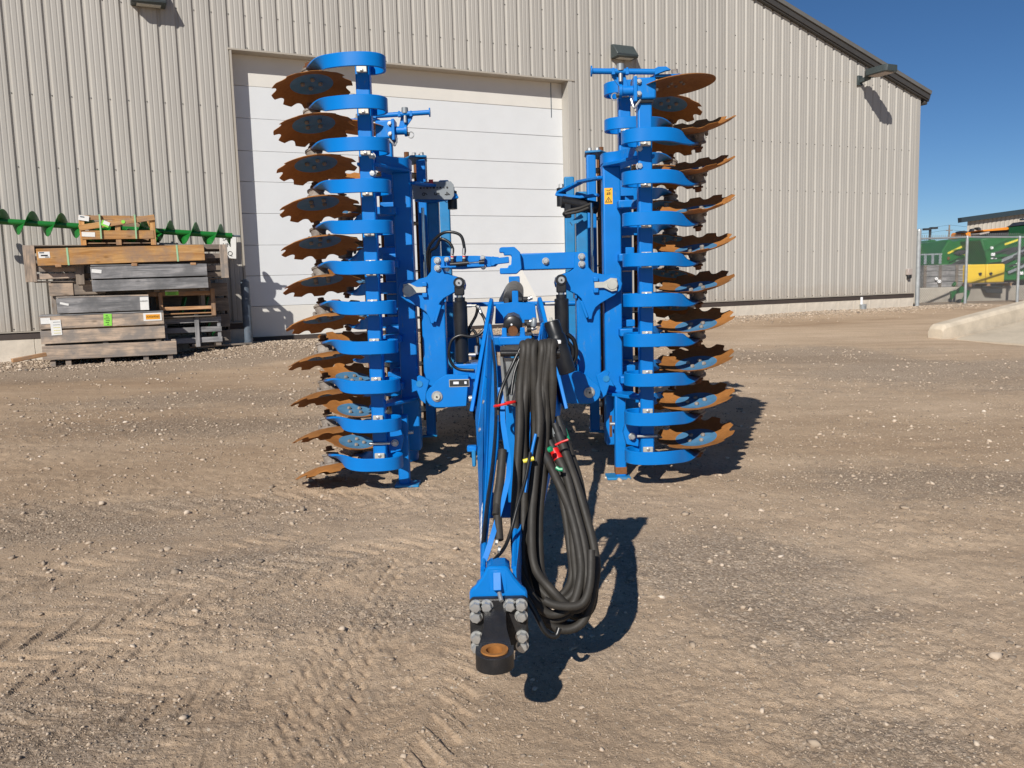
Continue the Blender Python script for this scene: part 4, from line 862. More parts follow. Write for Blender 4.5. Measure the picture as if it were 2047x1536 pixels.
harvester('green machine nearest the building corner, sloped hood with yellow stripe', [(1826, 494), (1842, 489), (1862, 480), (1872, 479), (1875, 500), (1878, 545), (1826, 560)], 36, [((1828, 505), (1855, 494))], [(1862, 495), (1866, 500), (1861, 503), (1868, 505)], [((1836, 520), (1850, 512), (1866, 514), (1866, 530), (1838, 532))])
harvester('middle green machine with long yellow stripe and four white lights', [(1876, 530), (1880, 508), (1896, 480), (1903, 480), (1906, 484), (1945, 474), (1954, 474), (1962, 520), (1960, 562), (1880, 562)], 34, [((1894, 507), (1936, 487))], [(1945, 490), (1949, 494), (1944, 498), (1952, 500), (1963, 501)], [((1905, 507), (1932, 494), (1940, 497), (1918, 512)), ((1898, 522), (1925, 518), (1933, 528), (1895, 530)), ((1940, 520), (1958, 505), (1972, 510), (1966, 545), (1942, 545))])
harvester('large green machine at the right picture edge with dark panel openings', [(1960, 478), (1990, 473), (2075, 470), (2085, 560), (1968, 562), (1974, 520)], 32.5, [((2008, 489), (2037, 479))], [(1981, 496), (2031, 526)], [((2000, 520), (2012, 505), (2030, 500), (2024, 520), (2006, 530)), ((1985, 505), (2010, 497), (2040, 492), (2040, 495), (2010, 502), (1988, 509))], 3.0)
t = thing('green_cab', 'tall green cab block with dark roof at the right edge behind the fence', 'farm machine', V((21.9, 36, 0.46)))
gp2((2039, 452), (2075, 452), (2075, 482), (2038, 476), th=1.6, name='cab', Y=36, tt=t); gp2((2038, 451), (2048, 443), (2075, 443), (2075, 451), th=1.7, mat='mdark', name='cab_roof', Y=36, tt=t); gp2((2046, 480), (2075, 480), (2075, 560), (2046, 560), th=1.4, name='lower_body', Y=36.1, tt=t)
t = thing('orange_sprayer', 'orange and dark grey machine rising behind the green machines', 'farm machine', V((22.5, 41, 0.46)))
gp2((1931, 470), (1948, 463), (1975, 463), (2000, 456), (2020, 458), (2020, 482), (1931, 482), th=2.2, mat='mdark', name='body', Y=41, tt=t)
gp2((1938, 463), (1990, 457), (1995, 459), (1985, 463), (1940, 466), th=2.3, mat='morange', name='hood', Y=40.9, tt=t)
gp2((1911, 468), (1914, 465), (1930, 466), (1931, 478), (1928, 482), (1908, 482), (1910, 476), th=0.9, mat='morange', name='boom_block', Y=40, tt=t)
gp2((2021, 456), (2024, 458), (2036, 458), (2037, 468), (2030, 472), (2022, 468), th=0.9, mat='morange', name='boom_block', Y=40, tt=t)
gp2((1917, 463), (1921, 462), (1928, 464), (1926, 467), (1916, 466), th=0.6, mat='mdark', name='valve', Y=39.6, tt=t); gp2((2019, 453), (2024, 451), (2030, 455), (2026, 458), (2020, 457), th=0.6, mat='mdark', name='valve', Y=39.6, tt=t)
gp2((1939, 463), (1942, 458), (1946, 457), (1944, 463), th=0.3, mat='mdark', name='mirror', Y=40, tt=t); gp2((1951, 455), (1955, 455), (1959, 459), (1956, 461), (1952, 459), th=0.3, mat='mdark', name='mirror', Y=40, tt=t)
gp2((2026, 470), (2037, 469), (2038, 478), (2024, 478), th=0.5, mat='pvc', name='tank', Y=40, tt=t); gp2((1931, 470), (1950, 466), (1950, 469), (1932, 473), th=2.4, mat='lens2', name='edge_strip', Y=40.8, tt=t)
gp2((1912, 480), (2037, 478), (2037, 560), (1912, 560), th=1.6, mat='mdark', name='chassis', Y=41.5, tt=t)
# far building
fb = thing('far_building', 'distant tan metal shed with dark roof edge beyond the parked machines', 'building', V((38, 62, 0.46)))
P0 = at(1934, 442, 60); P1 = at(2047, 426.5, 60); sl_ = (P1.z - P0.z) / (P1.x - P0.x); X1 = P0.x + 14
mb = MB(); n_ = int((X1 - P0.x) / 0.3048); PP = []
for i in range(n_ * 4 + 1):
    xx = P0.x + i * 0.3048 / 4; PP.append((xx, 60 + (0, 0, 0.0, 0.05)[i % 4]))
ng = len(PP); mb.add([V((x_, y_, 0.3)) for x_, y_ in PP] + [V((x_, y_, P0.z + (x_ - P0.x) * sl_)) for x_, y_ in PP], [(i, i + 1, ng + i + 1, ng + i) for i in range(ng - 1)])
mb.build('front_wall', MT['farwall'], fb, ang=15)
MB().bar(V((P0.x - .6, 59.9, P0.z + .12 - .6 * sl_)), V((X1 + .3, 59.9, P0.z + .12 + (X1 + .3 - P0.x) * sl_)), 0.5, 0.34).build('roof_edge', MT['fartrim'], fb)
x0, x1, z0, z1 = P0.x + .1, X1 - .1, P0.z - .15, P0.z + (X1 - P0.x) * sl_ - .15
MB().add([(x0, 60.1, .3), (x1, 60.1, .3), (x1, 60.1, z1), (x0, 60.1, z0), (x0 + 9, 74, .3), (x1 + 9, 74, .3), (x1 + 9, 74, z1), (x0 + 9, 74, z0)], [(0, 1, 2, 3), (5, 4, 7, 6), (4, 0, 3, 7), (1, 5, 6, 2), (3, 2, 6, 7), (4, 5, 1, 0)]).build('building_body', MT['farwall'], fb, smooth=False)
MB().box(at(2045, 439, 59.6), (0.3, 0.3, 0.12)).build('wall_light', MT['fartrim'], fb)
t = thing('lot_light', 'dark twin head parking lot light pole in the distance', 'lamp post', V((34.6, 70, 0.46)))
q = at(1859.5, 459, 70); MB().cyl((q.x, 70, 0.3), (q.x, 70, q.z), 0.10, 10).build('pole', MT['pole'], t)
for s_ in (-1, 1): MB().box((q.x + s_ * 0.28, 70, q.z + 0.06 + s_ * .04), (0.52, 0.4, 0.16)).build('lamp_head', MT['pole'], t)
t = thing('utility_pole', 'thin wooden utility pole with crossarm and wires far behind', 'utility pole', V((62, 120, 0.46)))
q = at(1898, 450, 120); MB().cyl((q.x, 120, 0.2), (q.x, 120, q.z), 0.16, 8, 0.11).build('pole', MT['oldwood'], t); MB().box((q.x, 120, q.z - 0.75), (0.9, 0.12, 0.12)).build('crossarm', MT['oldwood'], t)
for dz_, sp in ((0, 0), (-0.7, .35)):
    for sgn in (-1, 1):
        e_ = V((q.x + sgn * 34, 120 + 4 * sgn, q.z + dz_ - 1.2)); s0 = V((q.x + sgn * sp, 120, q.z + dz_))
        MB().tube([s0.lerp(e_, k2 / 14) - V((0, 0, 1.6 * 4 * (k2 / 14) * (1 - k2 / 14) * .5)) for k2 in range(15)], 0.02, 4, False).build('wire', MT['pole'], t)

# ================================================================ DISC HARROW
hw = thing('disc_harrow', 'blue folded disc harrow with two upright wings of rusty notched discs on gravel', 'disc harrow', gp(0, 5.5))
X_, Y_, Z_ = V((1, 0, 0)), V((0, 1, 0)), V((0, 0, 1))
FXZ = lambda y: (V((0, y, 0)), X_, Z_, -Y_)            # drawing plane facing the camera side
BEAM = 0.87; YF = 5.43; YR = 6.34
# ---- shared meshes
def hexbolt(r, h, axis=-Y_, washer=True):
    mb = MB(); ax = V(axis)
    if washer: mb.lathe((0, 0, 0), ax, [(r * 1.25, 0), (r * 1.25, h * 0.18), (r * 1.0, h * .18)], 16)
    mb.lathe(ax * h * 0.18, ax, [(r, 0), (r, h * 0.7), (r * 0.86, h * 0.82), (r * .3, h * .84)], 6)
    return mb.mesh('bolt', MT['zinc'], ang=25)
B_SM = hexbolt(0.014, 0.018); B_MD = hexbolt(0.019, 0.024); B_BIG = hexbolt(0.0168, 0.024)
B_DISC = None
def disc_mesh(notched=True, R=0.256, sag=0.052):
    NA = 140; K = 10
    def Rout(a):
        if not notched: return R
        p = (a * K / (2 * math.pi)) % 1.0; q = p - 0.5
        d = 0.0
        if abs(q) < 0.235: d = 0.036 * math.sqrt(max(0, 1 - (q / 0.235) ** 2)) ** 0.9
        lobe = 0.010 * (1 - math.cos(2 * math.pi * (p))) / 2
        return R - d + 0.004 * math.sin(a * 3 + 1) - lobe * 0
    rings = [0.03, 0.075, 0.105, 0.136, 0.1361, 0.17, 0.20, 0.222, None]
    mb = MB(); P = []; F = []; Mi = []
    def zz(r): return -sag * (1 - (max(r, 0.085) / R) ** 2) / (1 - (0.085 / R) ** 2)
    for side in (0, 1):
        for r in rings:
            for i in range(NA):
                a = 2 * math.pi * i / NA; ro = Rout(a); rr = ro if r is None else min(r, ro - 0.002) if r > 0.2 else r
                th = 0.0028 if r is not None else 0.0012
                P.append((rr * math.cos(a), rr * math.sin(a), zz(rr) + (th if side == 0 else -th)))
    nr_ = len(rings)
    for side in (0, 1):
        b = side * nr_ * NA
        for k2 in range(nr_ - 1):
            for i in range(NA):
                q = (b + k2 * NA + i, b + k2 * NA + (i + 1) % NA, b + (k2 + 1) * NA + (i + 1) % NA, b + (k2 + 1) * NA + i)
                F.append(q if side == 1 else q[::-1]); Mi.append(1 if k2 < 3 and side == 0 else 0)
        F.append(tuple(b + i for i in range(NA)) if side == 0 else tuple(b + NA - 1 - i for i in range(NA))); Mi.append(1 if side == 0 else 0)
    o0 = (nr_ - 1) * NA; o1 = (2 * nr_ - 1) * NA
    for i in range(NA): F.append((o0 + i, o0 + (i + 1) % NA, o1 + (i + 1) % NA, o1 + i)); Mi.append(0)
    mb.v = P; mb.f = F; mb.m = Mi
    return mb.mesh('disc_blade', [MT['rust'], MT['disc_blue']], ang=40)
DISC = disc_mesh(); DISC_ROUND = disc_mesh(False, 0.245, 0.035); DISC_ROUND.materials[1] = MT['rust']
mb = MB(); mb.lathe((0, 0, -0.052), (0, 0, -1), [(0.078, 0), (0.078, 0.012), (0.052, 0.018), (0.047, 0.04), (0.050, 0.062), (0.056, 0.066), (0.056, 0.078), (0.03, 0.08)], 22)
for i in range(4):
    a = math.pi / 2 * i + .4; mb.lathe((0.064 * math.cos(a), 0.064 * math.sin(a), -0.064), (0, 0, -1), [(0.012, 0), (0.012, 0.016), (0.006, 0.024)], 8)
HUB = mb.mesh('hub', MT['hubmetal'])
mb = MB(); mb.lathe((0, 0, -0.045), (0, 0, 1), [(0.0145, 0), (0.0145, 0.012), (0.011, 0.016), (0.004, 0.017)], 6); BOLT_IN = mb.mesh('bolt', MT['hubmetal'])
mb = MB(); mb.lathe((0, 0, 0), (0, 0, 1), [(0.034, 0), (0.034, 0.010), (0.021, 0.010), (0.021, 0.032), (0.012, 0.034)], 6); BOLT_END = mb.mesh('end_bolt', MT['rustbar'])
CLAMP = MB().box((0, 0, 0), (0.064, 0.016, 0.100)).mesh('clamp_plate', MT['clamp'], smooth=False)
B_CL = MB().lathe((0, 0, 0), (0, -1, 0), [(0.011, 0), (0.011, 0.005), (0.006, 0.007)], 12).mesh('clamp_bolt', MT['zinc'])
def leaf_mesh(s, sg):
    dz = -0.02 * sg
    ctl = [(-0.02, 0.052, 0), (-0.075, 0.045, 0), (-0.128, 0.0, 0), (-0.142, -0.07, 0), (-0.118, -0.135, 0), (-0.06, -0.172, 0), (0.02, -0.182, 0), (0.10, -0.172, 0), (0.165, -0.138, dz * .15), (0.220, -0.085, dz * .5), (0.268, -0.02, dz * .85), (0.310, 0.05, dz), (0.345, 0.115, dz), (0.362, 0.150, dz)]
    pts = smoothpath([V((s * a, b, c)) for a, b, c in ctl], 6); n = len(pts); mb = MB(); P = []; wear = []
    for i, p in enumerate(pts):
        t = (pts[min(i + 1, n - 1)] - pts[max(i - 1, 0)]).normalized(); q = i / (n - 1)
        tw = max(0, min(1, (q - 0.63) / 0.27)); tw = tw * tw * (3 - 2 * tw); an = -R_(84) * tw * sg * s
        nn = t.cross(Z_).normalized(); wd = (Z_ * math.cos(an) + nn * math.sin(an)); wd = (wd - t * wd.dot(t)).normalized(); th = t.cross(wd)
        hw_ = 0.0415 * (1 - 0.10 * tw) * (1 if q < 0.965 else 0.85); ht = 0.0085
        for a, b in ((-1, -1), (1, -1), (1, 1), (-1, 1)):
            P.append(p + wd * hw_ * a + th * ht * b); wear.append(max(0, (q - 0.64) / 0.34))
    F = [(i * 4 + j, i * 4 + (j + 1) % 4, i * 4 + 4 + (j + 1) % 4, i * 4 + 4 + j) for i in range(n - 1) for j in range(4)] + [(3, 2, 1, 0), tuple(4 * n - 4 + j for j in range(4))]
    mb.add(P, F); me = mb.mesh('spring_tine', MT['leaf'], ang=50)
    q = me.attributes.new('wear', 'FLOAT', 'POINT'); q.data.foreach_set('value', wear); return me
LEAF = {(s, g): leaf_mesh(s, g) for s in (1, -1) for g in (1, -1)}
def tine(s, yb, z, sg):
    """sg +1: disc above the spring, hollow side up; -1: disc below, hollow side down"""
    base = V((s * BEAM, yb, z))
    lf = place('spring_tine', LEAF[(s, sg)], base, hw, bevel=0.003)
    sz = -1 if sg > 0 else 1
    place('clamp_plate', CLAMP, base + V((0, -0.053, 0)), lf, bevel=0.003)
    for q in (-0.036, 0.036): place('clamp_bolt', B_CL, base + V((0, -0.061, q)), lf)
    jit = random.uniform(-.012, .012)
    n = V((-0.175 * s * (1 if sg > 0 else -1), -0.20 + jit, sg)).normalized() if sg > 0 else V((-0.165 * s, -0.21 + jit, -1)).normalized()
    c = base + V((s * 0.345, 0.12, 0.108 * sg))
    e_ = n.orthogonal().normalized(); an = random.uniform(0, 6.28); e_ = M.Rotation(an, 3, n) @ e_; f_ = n.cross(e_)
    rot = M((e_, f_, n)).transposed()
    d = place('disc_blade', DISC, c, hw, rot)
    # children inherit the blade rotation, so they are set in its local frame
    for nm, me, loc in [('hub', HUB, (0, 0, 0))] + [('bolt', BOLT_IN, (0.056 * math.cos(a), 0.056 * math.sin(a), -0.002)) for a in (0.3, 1.87, 3.44, 5.01)]:
        o = bpy.data.objects.new(nm, me); COL.objects.link(o); o.parent = d; o.location = loc
    o = bpy.data.objects.new('end_bolt', BOLT_END); COL.objects.link(o); o.parent = d; o.location = (0, 0, -0.148); o.rotation_euler = (math.pi, 0, 0)
ZL = [2.83 - 0.248 * i for i in range(11)]; ZR = [2.343 - 0.250 * i for i in range(9)]
for z in ZL: tine(-1, YF, z, -1)
for z in ZR: tine(1, YF, z, 1)
for i in range(9): tine(-1, YR, 2.21 - 0.25 * i, 1)
for z in [2.83 - 0.25 * i for i in range(10)]: tine(1, YR, z, -1)

# ---- wings
def box(name, c, size, mat='blue', bevel=0.006, parent=None, seg=2): return MB().box(c, size).build(name, MT[mat], parent or hw, bevel=bevel, seg=seg)
def bolt(p, me=None, parent=None): return place('bolt', me or B_SM, p, parent or hw)
def vbeam(name, x, y, z0, z1, wx, wy, mat='blue'): return box(name, (x, y, (z0 + z1) / 2), (wx, wy, z1 - z0), mat, 0.010)
def poly(name, pts, y, th, mat='blue', bevel=0.004, holes=(), parent=None):
    return MB().prism(pts, th, FXZ(y), holes).build(name, MT[mat], parent or hw, bevel=bevel)
for s in (-1, 1):
    L_ = s < 0
    vbeam('tine_beam', s * BEAM, YF, 0.30, 2.88 if L_ else 2.62, 0.088, 0.088)
    vbeam('tine_beam', s * BEAM, YR, 0.30, 2.60 if L_ else 2.90, 0.088, 0.088, 'blue')
    mb_ = vbeam('wing_beam', s * 0.704, 5.825, 0.335, 2.228, 0.120, 0.13)
    vbeam('wing_beam', s * 0.545, 6.32, 0.55, 2.12, 0.085, 0.10, 'blue_old'); MB().cyl((s * 0.60, 6.1, 0.6), (s * 0.60, 6.1, 2.02), 0.011, 10).build('linkage_rod', MT['rod'], hw)
    # plates that carry the tine beams
    for z in (1.97, 1.62, 1.12, 0.80):
        box('beam_bracket', (s * 0.80, 5.74, z), (0.13, 0.16, 0.05)); box('beam_bracket', (s * 0.80, 6.1, z + 0.05), (0.14, 0.42, 0.05))
    # top plate, rounded web and clamps
    fr = (V((0, 0, 2.235)), X_, Y_, Z_)
    MB().prism([(s * a, b) for a, b in ((0.645, 5.735), (0.73, 5.62), (0.80, 5.44), (0.93, 5.39), (0.93, 5.50), (0.86, 5.60), (0.79, 5.90), (0.645, 5.92))], 0.022, fr).build('top_plate', MT['blue'], hw, bevel=0.004)
    web = smoothpath([V((s * a, b, 2.30)) for a, b in ((0.83, 5.50), (0.80, 5.58), (0.74, 5.69), (0.665, 5.75), (0.648, 5.83), (0.65, 5.91))], 6)
    mb = MB(); P = []
    for i, p in enumerate(web):
        t = (web[min(i + 1, len(web) - 1)] - web[max(i - 1, 0)]).normalized(); nn = t.cross(Z_) * 0.006
        for dz_, q in ((-.05, -1), (.015, -1), (.015, 1), (-.05, 1)): P.append(p + nn * q + Z_ * dz_)
    mb.add(P, [(i * 4 + j, i * 4 + (j + 1) % 4, i * 4 + 4 + (j + 1) % 4, i * 4 + 4 + j) for i in range(len(web) - 1) for j in range(4)] + [(3, 2, 1, 0), tuple(4 * len(web) - 4 + j for j in range(4))])
    mb.build('top_web', MT['blue'], hw, ang=30)
    for dx, dz_ in ((0.835, 0.045), (0.835, -0.06)): bolt((s * dx, 5.40, 2.235 + dz_), B_MD)
    # lower gusset
    MB().prism([(s * a, b) for a, b in ((0.645, 5.74), (0.68, 5.66), (0.86, 5.41), (0.93, 5.40), (0.93, 5.50), (0.85, 5.60), (0.80, 5.92), (0.645, 5.92))], 0.022, (V((0, 0, 0.700)), X_, Y_, Z_)).build('lower_gusset', MT['blue'], hw, bevel=0.004)
    for dz_ in (-0.05, 0.045): bolt((s * 0.84, 5.42, 0.715 + dz_), B_MD)
    # low clamp strap on the tine beam
    MB().prism([(s * a, b) for a, b in ((0.74, 0.40), (0.82, 0.38), (0.83, 0.52), (0.74, 0.55), (0.72, 0.48))], 0.05, FXZ(5.47)).build('beam_clamp', MT['blue'], hw, bevel=.004); bolt((s * 0.775, 5.43, 0.455), B_MD)
    MB().cyl((s * 0.80, 5.375, 0.465), (s * 0.93, 5.375, 0.465), 0.009, 10).build('u_bolt', MT['zinc'], hw)
    # upper plate arm to the rear frame
    Pp = [V((s * 0.62, 5.8, 2.19)), V((s * 0.55, 6.05, 2.20)), V((s * 0.42, 6.25, 2.155)), V((s * 0.38, 6.32, 2.15))]
    MB().bar((s * 0.64, 5.80, 2.16), (s * 0.52, 6.15, 2.175), 0.06, 0.02).build('link_arm', MT['blue'], hw, bevel=.004)
    MB().bar((s * 0.53, 6.13, 2.175), (s * 0.38, 6.30, 2.115), 0.06, 0.02).build('link_arm', MT['blue'], hw, bevel=.004)
    MB().bar((s * 0.66, 6.20, 2.085), (s * 0.53, 6.25, 2.075), 0.06, 0.02).build('link_arm', MT['blue'], hw, bevel=.004)
    MB().bar((s * 0.54, 6.25, 2.075), (s * 0.36, 6.30, 2.105), 0.06, 0.02).build('link_arm', MT['blue'], hw, bevel=.004)
    pk = MB().cyl((s * 0.40, 6.30, 2.02), (s * 0.40, 6.30, 2.15), 0.035, 14).build('pivot_pin', MT['black'], hw); o = place('bolt', hexbolt(0.019, 0.03, Z_), (s * 0.40, 6.30, 2.15), pk)
    # roller with vertical bars and its frame
    rx, ry = s * 0.93, 7.12
    vbeam('roller_frame', s * 0.66, 6.72, 0.26, 2.44, 0.072, 0.085, 'blue'); vbeam('roller_frame', s * 0.50, 6.9, 0.5, 2.3, 0.08, 0.08, 'blue_old')
    for z in (2.46, 0.27):
        MB().prism([(rx - s * 0.32, ry - 0.45), (rx - s * 0.20, ry - .48), (rx - s * 0.05, ry - .18), (rx + s * .08, ry - .08), (rx + s * .05, ry + .1), (rx - s * .06, ry + .08), (rx - s * .3, ry - 0.2)], 0.016, (V((0, 0, z)), X_, Y_, Z_)).build('roller_end_plate', MT['blue_old'], hw, bevel=.004)
        for q in (0.03, 0.09): place('bolt', hexbolt(0.017, 0.024, Z_), (s * (0.62 + q), 6.70, z + 0.01), hw)
    MB().cyl((rx, ry, 0.28), (rx, ry, 2.45), 0.05, 14).build('roller_axle', MT['mdark'], hw)
    for i in range(10):
        a = 2 * math.pi * i / 10 + .25; MB().cyl((rx + .26 * math.cos(a), ry + .26 * math.sin(a), 0.3), (rx + .26 * math.cos(a), ry + .26 * math.sin(a), 2.53), 0.020, 8).build('roller_bar', MT['rustbar'], hw)
    for i in range(6):
        z = 0.42 + i * 0.39; MB().lathe((rx, ry, z), Z_, [(0.05, 0), (0.24, 0.0), (0.24, 0.008), (0.05, 0.008)], 20).build('roller_star', MT['mdark'], hw)
# parking stands
for x, y, z1, s in ((-0.738, 5.56, 0.62, -1), (0.728, 5.67, 0.70, 1)):
    zg = gz(x, y)
    st = vbeam('parking_stand', x, y, zg + 0.012, z1, 0.074, 0.074, 'blue'); box('foot_plate', (x - s * .02, y - .01, zg + 0.010), (0.16, 0.15, 0.016), 'blue_old', 0.003, st)
    if s > 0: box('rusty_sleeve', (x, y, zg + 0.055), (0.078, 0.078, 0.05), 'rustbar', .003, st)
    MB().cyl((x - .07, y, 0.5), (x + .07, y, 0.5), 0.012, 10).build('stand_pin', MT['zinc'], st)
# ---- end-disc clamps with locking handle, one per wing
def edge_clamp(s, y, z):
    x = s * BEAM; b = box('edge_disc_clamp', (x - s * 0.0, y - 0.0, z), (0.135, 0.13, 0.13), 'blue', 0.012); box('clamp_flange', (x - s * 0.062, y - .002, z - 0.004), (0.022, 0.15, 0.15), 'blue', .004, b)
    box('clamp_sole', (x, y, z - 0.078), (0.11, 0.12, 0.018), 'black', .003, b)
    for dz_ in (-0.035, 0.038): bolt((x - s * 0.04, y - 0.068, z + dz_), B_SM, b)
    for dz_ in (0.0,): o = place('bolt', hexbolt(0.012, 0.016, X_ * s), (x + s * 0.07, y - 0.02, z + dz_), b)
    MB().cyl((x - s * 0.07, y - .02, z - 0.005), (x - s * 0.145, y - .02, z - 0.005), 0.030, 16).build('pivot_sleeve', MT['blue'], b); MB().cyl((x - s * 0.14, y - .02, z - .005), (x - s * 0.158, y - .02, z - .005), 0.043, 18).build('pivot_collar', MT['blue'], b)
    MB().prism([(x - s * 0.10, z + 0.02), (x - s * 0.15, z + .01), (x - s * 0.20, z + 0.075), (x - s * 0.20, z + 0.095), (x - s * .12, z + 0.095)], 0.012, FXZ(y - .03)).build('lock_bracket', MT['blue'], b, bevel=.002)
    hd = MB().cyl((x + s * 0.06, y - .05, z + 0.098), (x - s * 0.325, y - .05, z + 0.112), 0.0175, 14).build('handle_tube', MT['blue'], b); MB().cyl((x - s * 0.325, y - .05, z + 0.112), (x - s * 0.333, y - .05, z + 0.112), 0.032, 18).build('handle_end', MT['blue'], b)
    MB().prism([(x + s * .06, z + .075), (x + s * .10, z + .09), (x + s * .13, z + 0.10), (x + s * .16, z + .105), (x + s * .13, z + .125), (x + s * .08, z + .125), (x + s * .05, z + .11)], 0.03, FXZ(y - .05)).build('handle_fork', MT['blue'], b, bevel=.003)
    MB().cyl((x - s * .15, y - .05, z + .045), (x - s * .15, y - .05, z + .15), 0.013, 12).build('lock_pin', MT['zinc'], b); MB().cyl((x - s * .15, y - .05, z + .11), (x - s * .15, y - .05, z + .15), 0.026, 12, 0.023).build('lock_pin_head', MT['scale'], b)
    for dx in (-.11, -.195): MB().prism([(x + s * (dx - .012), z + .085), (x + s * (dx + .012), z + .085), (x + s * (dx + .006), z + .125), (x + s * (dx - .006), z + .125)], 0.04, FXZ(y - .05)).build('saddle_lug', MT['blue'], b, bevel=.002)
    MB().tube([V((x - s * 0.185 + .02 * math.cos(a), y - .03, z - .04 + .022 * math.sin(a))) for a in [i * .35 for i in range(18)]], 0.0035, 6, closed=True).build('pull_ring', MT['zinc'], b); MB().cyl((x - s * .155, y - .03, z - .03), (x - s * .175, y - .03, z - .035), 0.014, 10).build('grease_cap', MT['mdark'], b)
    MB().tube(smoothpath([(x - s * 0.03, y - .06, z - .07), (x - s * 0.055, y - .07, z - .10), (x - s * .07, y - .06, z - .115), (x - s * .085, y - .04, z - .06)], 5), 0.007, 8).build('safety_clip', MT['zinc'], b)
    MB().bar((x + s * .05, y - .02, z + .075), (x + s * 0.30, y + .06, z + 0.092), 0.07, 0.016).build('edge_disc_arm', MT['blue'], b, bevel=.003)
    c = V((x + s * 0.215, y + 0.06, z + 0.035)); n = V((0.10 * s, -0.05, -1)).normalized(); e_ = n.orthogonal().normalized(); rot = M((e_, n.cross(e_), n)).transposed()
    d = place('edge_disc', DISC_ROUND, c, hw, rot)
    for i in range(5):
        o = bpy.data.objects.new('bolt', BOLT_IN); COL.objects.link(o); o.parent = d; o.location = (0.05 * math.cos(i * 1.257), 0.05 * math.sin(i * 1.257), 0.018); o.scale = (.7, .7, .7)
    MB().lathe(c - n * 0.04, -n, [(0.03, 0), (0.03, 0.03), (0.02, 0.035), (0.02, 0.06)], 12).build('hub', MT['hubmetal'], hw)
edge_clamp(1, 5.43, 2.640); edge_clamp(-1, 6.34, 2.600)

KS[0] = 1.0364
